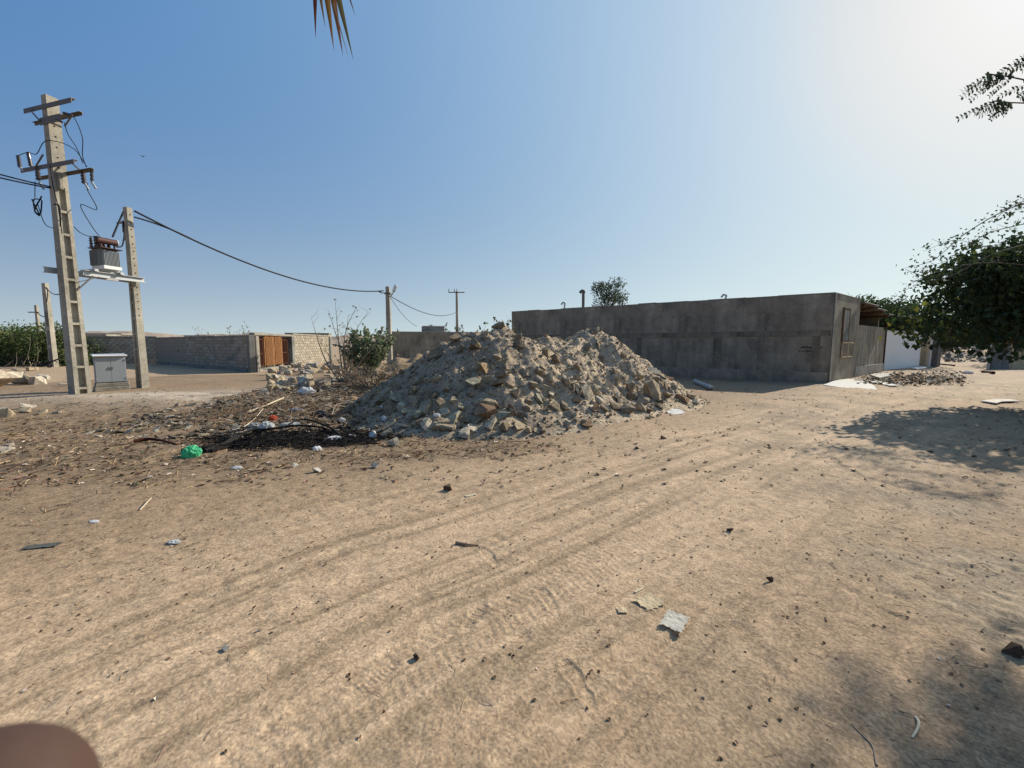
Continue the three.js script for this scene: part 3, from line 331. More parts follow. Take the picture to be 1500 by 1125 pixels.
blockWall('block_wall', 'shaded block wall beyond the second concrete pole, left of the compound', [-28.6, 33.2], [-34.5, 31.2], 2.1, { reach: 4, extra: (t, L) => { mesh('coping', bbox(L, 0.1, 0.26, 0.02, L / 2, 2.152, 0), M.grey, t); } });
{
  const q = dirOf(GC, GR), g = thing('compound_gate', 'arched orange-brown slatted gate with dark barred side panels in the block wall', 'gate', V(GC[0], 0, GC[1]), q.ry), n = 1;   // local +z faces the road side
  const z = 0.0;
  mesh('gate_post', bbox(0.34, 2.2, 0.34, 0.02, 0.42, 0.95, z), M.concrete, g); mesh('gate_post', bbox(0.4, 2.25, 0.36, 0.02, q.L + 0.28, 0.98, z), M.grey, g);
  mesh('lintel', bbox(q.L + 0.3, 0.14, 0.3, 0.02, q.L / 2 + 0.3, 2.16, z), M.concrete, g);
  mesh('sill', bbox(q.L - 0.4, 0.22, 0.4, 0.03, q.L / 2 + 0.2, 0.05, z), M.concrete, g);
  const side = (x0, x1) => { const p = mesh('side_panel', [box(x1 - x0, 0.08, 0.06, (x0 + x1) / 2, 0.32, z), box(x1 - x0, 0.08, 0.06, (x0 + x1) / 2, 1.02, z), box(x1 - x0, 0.08, 0.06, (x0 + x1) / 2, 1.88, z), box(0.07, 1.65, 0.06, x0 + 0.035, 1.1, z), box(0.07, 1.65, 0.06, x1 - 0.035, 1.1, z)], M.woodDark, g); for (let x = x0 + 0.17; x < x1 - 0.08; x += 0.14) mesh('bar', box(0.05, 1.6, 0.04, x, 1.1, z), M.woodDark, p); };
  side(0.62, 1.32); side(3.68, 4.55);
  for (const [x0, x1, s] of [[1.36, 2.5, 1], [2.54, 3.66, -1]]) {
    const arch = (x) => 2.06 - 0.16 * Math.pow(Math.abs(x - 2.52) / 1.16, 3), leaf = mesh('gate_leaf', [box(x1 - x0, 0.12, 0.05, (x0 + x1) / 2, 0.36, z + 0.03), box(x1 - x0, 0.1, 0.05, (x0 + x1) / 2, 1.16, z + 0.03), box(0.1, arch(x0) - 0.26, 0.06, x0 + 0.05, (arch(x0) + 0.26) / 2, z + 0.03), box(0.1, arch(x1) - 0.26, 0.06, x1 - 0.05, (arch(x1) + 0.26) / 2, z + 0.03)], M.wood, g);
    for (let k = 0; k < 8; k++) { const x = x0 + 0.16 + k * (x1 - x0 - 0.32) / 7, t = arch(x); mesh('slat', box(0.066, t - 0.3, 0.03, x, (t + 0.3) / 2, z + 0.075), M.wood, leaf); }
    const top = []; for (let k = 0; k < 6; k++) { const xa = lerp(x0, x1, k / 6), xb = lerp(x0, x1, (k + 1) / 6); top.push(box(Math.hypot(xb - xa, arch(xb) - arch(xa)) + 0.01, 0.09, 0.06, (xa + xb) / 2, (arch(xa) + arch(xb)) / 2 + 0.02, z + 0.03, 0, 0, Math.atan2(arch(xb) - arch(xa), xb - xa))); } mesh('top_rail', top, M.wood, leaf);
  }
  // the dim yard shelter whose back wall shows between the bars
  const c = thing('yard_shelter', 'dark covered yard seen between the bars of the wooden gate', 'shelter', V(GC[0], 0, GC[1]), q.ry);
  mesh('back_wall', box(q.L - 0.9, 2.05, 0.1, q.L / 2 + 0.65, 1.0, -0.8), M.mortar, c); mesh('roof_slab', box(q.L - 0.9, 0.08, 0.75, q.L / 2 + 0.65, 2.04, -0.42), M.grey, c); mesh('side_wall', box(0.1, 2.0, 0.6, q.L + 0.2, 1.0, -0.45), M.mortar, c);
}
// second, farther compound behind the heap
wallRun('rear_wall', 'dull grey rendered wall behind the brown earth bank, left of the rubble heap', [-8.75, 30], [1.5, 33], 2.5, 0.25, M.wallSide, (t, L) => { mesh('column', bbox(0.22, 2.75, 0.3, 0.02, 3.4, 1.05, 0.02), M.wallDark, t); mesh('rooftop_tank', bbox(1.7, 0.5, 0.9, 0.05, 3.1, 2.72, -1.2), M.wallPale, t); mesh('roof_slab', box(3.4, 0.2, 1.6, 3.1, 2.37, -1.1), M.wallSide, t); });
// ---------- concrete power poles ----------
const UX = 0.962, UD = -0.272;                                   // the lit broad side of the poles looks this way (right, ahead)
const PRY = Math.atan2(UD, UX);                                  // local +x along that direction, local +z = towards the photographer's left
function ladderPole(o, h, wx0, wz0, wx1, wz1, solidFrom, rungs, axis) { // tapered I-section with stiffeners; axis: local axis the recess faces
  const w = (y) => [lerp(wx0, wx1, y / h), lerp(wz0, wz1, y / h)], hex = (xa0, xb0, za0, zb0, y0, xa1, xb1, za1, zb1, y1) => { const p = []; for (const [x, y, z] of [[xa0, y0, za0], [xb0, y0, za0], [xa0, y0, zb0], [xb0, y0, zb0], [xa1, y1, za1], [xb1, y1, za1], [xa1, y1, zb1], [xb1, y1, zb1]]) p.push(new THREE.Vector3(x, y, z)); return boxUV(new ConvexGeometry(p)); };
  const y0 = -0.3, ys = solidFrom, f = 0.27;
  if (axis === 'x') {
    for (const s of [-1, 1]) { const a = w(y0), b = w(ys); mesh('flange', hex(-a[0] / 2, a[0] / 2, s * a[1] / 2, s * a[1] * (0.5 - f), y0, -b[0] / 2, b[0] / 2, s * b[1] / 2, s * b[1] * (0.5 - f), ys), M.pole, o); }
    const a = w(y0), b = w(ys); mesh('web', hex(-a[0] * 0.12, a[0] * 0.12, -a[1] * (0.5 - f) - 0.004, a[1] * (0.5 - f) + 0.004, y0, -b[0] * 0.12, b[0] * 0.12, -b[1] * (0.5 - f) - 0.004, b[1] * (0.5 - f) + 0.004, ys), M.pole, o);
    for (const y of rungs) { const c = w(y); mesh('rung', bbox(c[0] - 0.012, 0.075, c[1] * (1 - 2 * f) + 0.01, 0.006, 0, y, 0), M.pole, o); }
  } else {
    for (const s of [-1, 1]) { const a = w(y0), b = w(ys); mesh('flange', hex(s * a[0] / 2, s * a[0] * (0.5 - f), -a[1] / 2, a[1] / 2, y0, s * b[0] / 2, s * b[0] * (0.5 - f), -b[1] / 2, b[1] / 2, ys), M.pole, o); }
    const a = w(y0), b = w(ys); mesh('web', hex(-a[0] * (0.5 - f) - 0.004, a[0] * (0.5 - f) + 0.004, -a[1] * 0.28, a[1] * 0.28, y0, -b[0] * (0.5 - f) - 0.004, b[0] * (0.5 - f) + 0.004, -b[1] * 0.28, b[1] * 0.28, ys), M.pole, o);
    for (const y of rungs) { const c = w(y); mesh('rung', bbox(c[0] * (1 - 2 * f) + 0.01, 0.08, c[1] - 0.012, 0.006, 0, y, 0), M.pole, o); }
  }
  const a = w(ys), b = w(h); mesh('solid_top', hex(-a[0] / 2, a[0] / 2, -a[1] / 2, a[1] / 2, ys, -b[0] / 2, b[0] / 2, -b[1] / 2, b[1] / 2, h), M.pole, o);
}
const P1 = [-13.86, 13.06], P2 = [-13.5, 14.91];
const pole1 = thing('power_pole', 'tall tapered concrete ladder pole carrying crossarms, left of the transformer', 'power pole', V(P1[0], gh(...P1), P1[1]), PRY, 'concrete poles of the transformer station');
ladderPole(pole1, 8.95, 0.33, 0.42, 0.22, 0.29, 6.35, [0.18, 0.86, 1.54, 2.22, 2.9, 3.58, 4.26, 4.94, 5.62], 'x');
const pole2 = thing('power_pole', 'shorter concrete pole right of the transformer, with bolt holes down its lit side', 'power pole', V(P2[0], gh(...P2), P2[1]), PRY, 'concrete poles of the transformer station');
ladderPole(pole2, 6.35, 0.29, 0.25, 0.19, 0.165, 3.95, [0.3, 0.85, 1.4, 1.95, 2.5, 3.05, 3.6], 'z');
{ const hole = new THREE.CylinderGeometry(0.022, 0.022, 0.012, 8).rotateZ(Math.PI / 2); for (let k = 0; k < 15; k++) { const y = 2.6 + k * 0.25; const m = mesh('bolt_hole', hole, M.black, pole2); m.position.set(lerp(0.29, 0.19, y / 6.35) / 2 + 0.001, y, 0.0); } for (let k = 0; k < 7; k++) { const y = 6.6 + k * 0.3; const m = mesh('bolt_hole', hole, M.black, pole1); m.position.set(lerp(0.33, 0.22, y / 8.95) / 2 + 0.001, y, 0.02); } }
{ // fittings of the first pole, in its own axes: x along the crossarms, z towards the left and the photographer
  const beam = (L, y, z0, x = 0, t = 0.1, z = z0 * 0.76) => mesh('crossarm', [box(L, t, 0.014, x, y, z), box(L, 0.014, t * 0.85, x, y + t / 2, z + (z > 0 ? -1 : 1) * t * 0.4)], M.steel, pole1);
  beam(2.15, 8.6, 0.215, 0.16, 0.13); beam(2.2, 8.44, -0.26, -0.1, 0.08); beam(0.95, 8.2, 0.22, 0.25, 0.2); beam(2.45, 6.92, 0.225, -0.12, 0.12); beam(2.5, 6.8, -0.25, 0.02, 0.08);
  for (const [a, b] of [[[-0.55, 8.6, 0.22], [-0.16, 8.2, 0.2]], [[0.5, 8.55, -0.26], [0.16, 8.2, -0.2]], [[-0.6, 6.88, 0.22], [-0.18, 7.25, 0.2]], [[0.6, 6.85, -0.26], [0.2, 7.2, -0.2]]]) mesh('brace', tube([new THREE.Vector3(...a), new THREE.Vector3(...b)], 0.022), M.steel, pole1);
  const ins = (pts, n, r, m = M.porcelain) => { const p = curve(pts.map((a) => new THREE.Vector3(...a)), n * 6); mesh('insulator', tube(p, (t) => 0.72 * r * (0.55 + 0.45 * Math.abs(Math.sin(t * n * Math.PI))), 0, 10), m, pole1); };
  ins([[0.55, 8.42, 0.0], [0.9, 8.3, 0.0]], 6, 0.065); ins([[0.6, 8.12, 0.22], [0.85, 8.02, 0.22]], 5, 0.05);
  ins([[-1.38, 7.02, 0.17], [-1.4, 7.38, 0.17]], 6, 0.075); ins([[-0.85, 7.0, 0.17], [-0.92, 7.42, 0.17]], 6, 0.075); ins([[-1.38, 7.04, 0.17], [-1.2, 6.9, 0.17]], 2, 0.05, M.galv); ins([[-0.85, 7.02, 0.17], [-0.7, 6.9, 0.17]], 2, 0.045, M.steel);
  ins([[-0.55, 6.9, 0.18], [-0.55, 6.55, 0.18]], 4, 0.09); ins([[0.75, 6.82, -0.2], [0.78, 6.45, -0.2]], 4, 0.09); ins([[1.15, 6.8, -0.2], [1.13, 6.5, -0.2]], 3, 0.065);
  for (const [x, z] of [[-0.52, 0.18], [0.78, -0.2], [1.1, -0.2]]) mesh('fuse_holder', tube([new THREE.Vector3(x, 6.5, z), new THREE.Vector3(x + 0.16, 6.28, z)], 0.03), M.galv, pole1);
  mesh('fuse_box', bbox(0.14, 0.5, 0.1, 0.015, 0.18, 6.5, 0.06), M.concrete, pole1);
  const w = (pts, r = 0.011) => mesh('jumper_wire', tube(curve(pts.map((a) => new THREE.Vector3(...a)), 22), r, r, 5), M.cable, pole1);
  w([[0.95, 8.28, 0], [1.12, 8.0, 0], [1.25, 7.6, 0], [1.0, 7.2, -0.1], [0.85, 6.95, -0.25]]); w([[0.9, 8.02, 0.2], [0.82, 7.75, 0.1], [0.95, 7.4, 0], [0.8, 7.05, -0.2]]); w([[-1.4, 7.38, 0.17], [-0.92, 7.42, 0.17], [-0.3, 7.25, 0.28], [0.25, 7.55, 0.3], [0.8, 7.4, 0], [0.9, 6.95, -0.24]]); w([[0.78, 6.5, -0.28], [0.7, 6.3, -0.3]]); w([[0.2, 6.9, 0.26], [0.3, 6.4, 0.3], [0.36, 5.7, 0.26], [0.38, 4.9, 0.24]], 0.012); w([[0.22, 5.75, 0.26], [0.4, 5.72, 0.26], [0.42, 5.4, 0.26], [0.36, 5.1, 0.25]], 0.02);
  w([[-0.2, 5.9, 0.34], [-0.62, 5.95, 0.3], [-0.6, 5.6, 0.3], [-0.4, 5.52, 0.3], [-0.25, 5.9, 0.3]], 0.018); w([[-0.16, 6.0, 0.34], [-0.55, 5.6, 0.34], [-0.35, 5.45, 0.34], [-0.62, 5.95, 0.34]], 0.018); w([[-0.55, 6.5, 0.26], [-0.5, 6.0, 0.33]]); w([[-0.4, 5.85, 0.34], [-0.2, 5.2, 0.31], [0.15, 5.05, 0.31]]);
}
{ // platform and transformer between the poles; local +x across, local -z from the first pole to the second
  const D = dirOf(P1, P2), pl = thing('transformer_platform', 'steel channel platform spanning the two concrete poles', 'platform', V((P1[0] + P2[0]) / 2, 0, (P1[1] + P2[1]) / 2), PRY), y = 3.86;
  for (const [x, L, z] of [[-0.2, 2.45, 0.12], [0.18, 1.72, -0.24]]) mesh('channel_beam', [box(0.02, 0.16, L, x, y, z), box(0.09, 0.015, L, x + (x > 0 ? 0.04 : -0.04), y + 0.08, z), box(0.09, 0.015, L, x + (x > 0 ? 0.04 : -0.04), y - 0.08, z)], M.galv, pl);
  for (const z of [-0.35, 0.35]) mesh('cross_beam', box(0.7, 0.07, 0.1, 0, y + 0.115, z), M.galv, pl);
  for (const s of [1]) mesh('knee_brace', [tube([new THREE.Vector3(0.28, y - 0.08, s * 0.42), new THREE.Vector3(0.25, y - 0.6, s * 0.86)], 0.022), tube([new THREE.Vector3(0.28, y - 0.08, s * 0.25), new THREE.Vector3(0.25, y - 0.35, s * 0.86)], 0.012)], M.steel, pl);
  const tr = thing('transformer', 'grey finned oil transformer with red-brown lid and cylinder between the poles', 'transformer', V((P1[0] + P2[0]) / 2, y + 0.151, (P1[1] + P2[1]) / 2), PRY);
  tr.scale.set(0.74, 0.88, 0.6); tr.position.add(new THREE.Vector3(0.03, 0, -0.12));
  mesh('tank', bbox(0.62, 0.74, 0.78, 0.02, -0.04, 0.45, 0.0), M.tank, tr); mesh('skid', [box(0.1, 0.08, 0.86, -0.22, 0.04, 0), box(0.1, 0.08, 0.86, 0.2, 0.04, 0)], M.galv, tr);
  for (let k = 0; k < 12; k++) mesh('fin', box(0.16, 0.56, 0.018, 0.355, 0.47, -0.34 + k * 0.062), M.paint, tr);
  for (let k = 0; k < 9; k++) mesh('fin', box(0.018, 0.56, 0.12, -0.3 + k * 0.066, 0.47, 0.45), M.tank, tr);
  mesh('bottom_band', bbox(0.8, 0.13, 0.84, 0.01, 0.04, 0.13, 0.0), M.whitePaint, tr); mesh('lid', bbox(0.86, 0.035, 1.02, 0.01, 0.03, 0.842, 0), M.tankTop, tr);
  mesh('conservator', tube([new THREE.Vector3(0.22, 1.12, 0.5), new THREE.Vector3(0.22, 1.12, -0.42)], 0.115, 0.115, 18), M.tankTop, tr);
  const en = new THREE.CylinderGeometry(0.118, 0.118, 0.03, 18).rotateX(Math.PI / 2); en.translate(0.22, 1.12, -0.437); mesh('end_cap', en, M.whitePaint, tr); const en2 = new THREE.CylinderGeometry(0.119, 0.119, 0.02, 18).rotateZ(Math.PI / 2);
  mesh('conservator_stand', [box(0.06, 0.2, 0.06, 0.22, 0.95, 0.3), box(0.06, 0.2, 0.06, 0.22, 0.95, -0.3)], M.tankTop, tr);
  for (const [x, z, h] of [[-0.28, 0.4, 0.4], [-0.05, 0.36, 0.42], [-0.22, 0.1, 0.42], [0.0, 0.08, 0.36], [-0.25, -0.15, 0.36], [-0.02, -0.2, 0.3], [-0.2, -0.36, 0.28]]) mesh('bushing', tube(Array.from({ length: 26 }, (_, i) => new THREE.Vector3(x, 0.86 + h * i / 25, z)), (t) => (t > 0.9 ? 0.018 : 0.035 + 0.045 * Math.abs(Math.sin(t * 4 * Math.PI))), 0, 12), M.porcelain, tr);
}
{ // cables
  const c = (label, pts, r = 0.014, group) => single('power_cable', label, 'cable', tube(pts, r, r, 6), M.cable, group);
  const p1 = (x, y, z) => pole1.localToWorld(new THREE.Vector3(x, y, z)), p2 = (x, y, z) => pole2.localToWorld(new THREE.Vector3(x, y, z)); pole1.updateMatrixWorld(); pole2.updateMatrixWorld();
  const A = At(197, 309, 14.8), A2 = At(197, 318, 14.8), B = At(562, 426, 28.1);
  c('thick black bundled cable sagging from the shorter concrete pole to the street-light pole', sagging(A, B, 0.85, 40), 0.035); c('short black cable joining the bundled cable below the top of the shorter pole', [...sagging(A2, new THREE.Vector3().lerpVectors(A, B, 0.13).add(new THREE.Vector3(0, -0.37, 0)), -0.06, 14)], 0.028);
  c('thin lead from the upper crossarm fuse down to the transformer bushings', curve([p1(0.72, 6.3, -0.3), p1(0.7, 5.8, -0.5), At(118, 300, 13.4), At(135, 332, 13.7), At(147, 348, 13.8)], 26), 0.012);
  c('black lead looping from the tall pole to the transformer lid', curve([At(108, 332, 13.2), At(118, 341, 13.5), At(130, 346, 13.7), At(143, 346, 13.8)], 18), 0.012);
  c('black cable running up from the transformer to the shorter pole bracket', curve([At(165, 347, 14.1), At(173, 328, 14.4), At(181, 310, 14.75)], 12), 0.028);
  c('black cable hanging in a loop beside the transformer end cap', curve([At(171, 362, 14), At(178, 361, 14.2), At(181, 352, 14.5), At(182, 343, 14.7), At(181, 325, 14.75)], 18), 0.022);
  for (const [y0, y1] of [[244, 274], [259, 276]]) c(y0 < 250 ? 'upper black service cable reaching the tall pole from open ground' : 'lower black service cable reaching the tall pole from open ground', sagging(At(-260, y0 - 75, 9.5), At(76, y1, 12.95), 0.12), 0.02);
  c('thin cable hanging from the street-light pole to the distant crossarm pole', sagging(At(569, 432, 28), At(669, 457, 58), 0.9), 0.03);
  c('thin slack cable dropping from the street-light pole to the rear wall', sagging(At(571, 434, 28), At(611, 478, 30.6), 0.3), 0.015);
  c('cable from the pole in the hedge to the tall ladder pole', sagging(At(68, 421, 28.5), At(96, 427, 13.4), 0.25), 0.022);
  mesh('bracket', [box(0.5, 0.05, 0.05, -0.28, 5.86, 0.02), box(0.08, 0.4, 0.12, -0.16, 5.7, 0.03), box(0.06, 0.14, 0.1, -0.17, 5.3, 0.03)], M.steel, pole2);
}
{ // electrical cabinet
  const p = G(163, 571), c = thing('electrical_cabinet', 'pale grey two-door electrical cabinet on a concrete plinth between the poles', 'cabinet', V(p[0] - 0.12, gh(...p), p[1] + 0.15), 0.86);
  c.scale.set(0.78, 1, 0.95);
  mesh('plinth', [bbox(1.15, 0.16, 0.62, 0.02, 0, 0.06, 0), bbox(1.1, 0.13, 0.58, 0.02, 0.02, 0.206, 0)], M.concrete, c); mesh('body', bbox(1.0, 0.92, 0.5, 0.012, 0, 0.74, 0), M.paint, c);
  for (const s of [-1, 1]) { const d = mesh('door', bbox(0.485, 0.86, 0.02, 0.006, s * 0.246, 0.74, 0.262), M.paint, c); mesh('handle', box(0.025, 0.1, 0.02, s * 0.05, 0.78, 0.282), M.steel, d); for (const y of [0.42, 1.05]) mesh('hinge', box(0.02, 0.06, 0.02, s * 0.48, y, 0.278), M.galv, d); }
  mesh('roof', bbox(1.12, 0.05, 0.66, 0.015, 0, 1.235, 0.02, 0, 0.06), M.whitePaint, c); mesh('warning_plate', box(0.005, 0.1, 0.13, -0.503, 0.95, 0.05), M.cream, c);
}
function slimPole(label, px, d, topPy, r, arms, group, m = M.pole, h0 = 0) {
  const top = At(px, topPy, d), o = thing('utility_pole', label, 'utility pole', V(top.x, 0, d), 0, group), h = top.y;
  mesh('shaft', [bbox(r * 2, 0.01, r * 2, 0.002, 0, 0, 0), (() => { const p = []; for (const [y, k] of [[-0.3, 1], [h, 0.72]]) for (const a of [-1, 1]) for (const b of [-1, 1]) p.push(new THREE.Vector3(a * r * k, y, b * r * k)); return boxUV(new ConvexGeometry(p)); })()], m, o); arms(o, h); return o;
}
slimPole('slender concrete street-light pole beyond the shrub, with one upturned lamp', 568, 28, 420, 0.17, (o, h) => {
  mesh('bracket', [box(0.5, 0.05, 0.05, -0.15, h - 0.42, 0.1), tube([new THREE.Vector3(-0.4, h - 0.42, 0.1), new THREE.Vector3(-0.62, h - 0.3, 0.1)], 0.04)], M.steel, o); mesh('lamp_arm', tube(curve([new THREE.Vector3(0.1, h - 0.7, 0.12), new THREE.Vector3(0.3, h - 0.55, 0.12), new THREE.Vector3(0.42, h - 0.3, 0.12)], 8), 0.035), M.galv, o); const l = mesh('street_lamp', bbox(0.2, 0.5, 0.16, 0.05, 0.5, h - 0.13, 0.12, 0, 0, -0.35), M.galv, o); mesh('lens', bbox(0.15, 0.34, 0.03, 0.01, 0.5, h - 0.13, 0.215, 0, 0, -0.35), M.whitePaint, l); mesh('clamp', box(0.42, 0.08, 0.42, 0, h - 0.45, 0), M.steel, o); });
slimPole('distant pole with a T-shaped crossarm above the rubble heap', 669, 60, 427, 0.2, (o, h) => { mesh('crossarm', box(2.3, 0.12, 0.12, 0, h - 0.15, 0.2), M.rust, o); for (const x of [-1.1, -0.3, 0.05]) mesh('insulator', tube([new THREE.Vector3(x, h - 0.09, 0.2), new THREE.Vector3(x, h + 0.35, 0.2)], 0.06, 0.04, 8), M.porcelain, o); });
slimPole('mid-height concrete pole standing in the green hedge', 66, 28.9, 415, 0.17, (o, h) => { mesh('hook', tube(curve([new THREE.Vector3(0.2, h - 0.3, 0.2), new THREE.Vector3(0.34, h - 0.5, 0.2), new THREE.Vector3(0.2, h - 1.3, 0.2)], 10), 0.025), M.cable, o); for (let k = 0; k < 3; k++) mesh('recess', box(0.17, 1.0, 0.03, 0.02, 0.8 + k * 1.25, 0.152), M.mortar, o); });
slimPole('farthest thin concrete pole behind the green hedge', 53, 58, 447, 0.2, (o, h) => { mesh('bracket', box(1.5, 0.14, 0.14, -0.1, h - 1.0, 0.3), M.steel, o); mesh('coil', tube(curve([new THREE.Vector3(0.2, h - 0.9, 0.3), new THREE.Vector3(0.9, h - 1.5, 0.3), new THREE.Vector3(1.6, h - 1.7, 0.3)], 10), 0.06), M.cable, o); });
// ---------- far ridge and houses ----------
{
  const pos = [], idx = [], n = 220, col = []; for (let i = 0; i <= n; i++) { const a = lerp(-1.25, 1.25, i / n); for (let k = 0; k < 5; k++) { const r = [300, 330, 360, 420, 600][k], x = r * Math.sin(a), d = r * Math.cos(a), h = [-1, 4.6, 9.0, 11.5, -1][k] * (k ? 1 : 1) * (0.85 + 0.35 * fbm(a * 6, k * 0.3, 4)) * (a > 0.2 ? 0.6 : 1); pos.push(x, h, -d); const q = 0.8 + 0.5 * fbm(a * 40, k); col.push(0.42 * q / 0.57, 0.33 * q / 0.57, 0.25 * q / 0.57); } }
  for (let i = 0; i < n; i++) for (let k = 0; k < 4; k++) { const a = i * 5 + k, b = a + 5; idx.push(a, b, a + 1, b, b + 1, a + 1); }
  const g = new THREE.BufferGeometry(); g.setAttribute('position', new THREE.Float32BufferAttribute(pos, 3)); g.setAttribute('color', new THREE.Float32BufferAttribute(col, 3)); g.setIndex(idx); const q = g.toNonIndexed(); q.computeVertexNormals(); boxUV(q, 1); structure('hill_ridge', q, M.sand);
  const spots = [[137, 54, 4.5, 2.6, 'half-built grey block house with an open doorway beyond the ladder pole', M.grey], [160, 62, 5, 2.9, 'flat grey house past the electrical cabinet', M.wallPale], [150, 90, 6, 3.4, 'pale cube house on the plain beyond the cabinet', M.concrete], [20, 210, 12, 5, 'long pale house on the ridge above the hedge', M.white], [98, 190, 10, 4.6, 'small white house on the ridge between hedge and ladder pole', M.white], [176, 170, 9, 4.2, 'tan house on the ridge right of the cabinet', M.cream], [455, 150, 14, 5.2, 'wide pale house on the horizon above the sunlit block wall', M.concrete], [300, 180, 11, 5, 'low house on the horizon above the shaded block wall', M.cream]];
  for (const [px, d, w, h, label, m] of spots) { const x = (px - 750) / FPX * d, o = thing('house', label, 'house', V(x, 0, d), 0.3); const y0 = d > 165 ? -0.2 : -0.2; mesh('wall', bbox(w, h + 0.4, w * 0.6, 0.03, 0, h / 2 - 0.2, 0), m, o); mesh('roof', bbox(w + 0.4, 0.25, w * 0.6 + 0.4, 0.03, 0, h + 0.13, 0), M.wallPale, o); for (const s of [-0.28, 0.25]) mesh('window', box(w * 0.16, h * 0.3, 0.06, s * w, h * 0.58, w * 0.3 + 0.02), M.black, o); mesh('door', box(w * 0.13, h * 0.62, 0.06, 0.02 * w, h * 0.31, w * 0.3 + 0.02), M.woodDark, o); }
}
// ---------- plants ----------
const rv = (s = 1) => new THREE.Vector3(rr(-1, 1), rr(-1, 1), rr(-1, 1)).multiplyScalar(s);
const jig = (c, k = 0.25, y = 0.2) => { const q = rr(1 - k, 1 + k), t = rr(-y, y); return [c[0] * q * (1 + t), c[1] * q, c[2] * q * (1 - t)]; };
function wander(a, b, bend, n = 8) { const o = [], m = rv(bend), k = rv(bend * 0.5); for (let i = 0; i <= n; i++) { const t = i / n; o.push(new THREE.Vector3().lerpVectors(a, b, t).addScaledVector(m, Math.sin(Math.PI * t)).addScaledVector(k, Math.sin(2 * Math.PI * t))); } return o; }
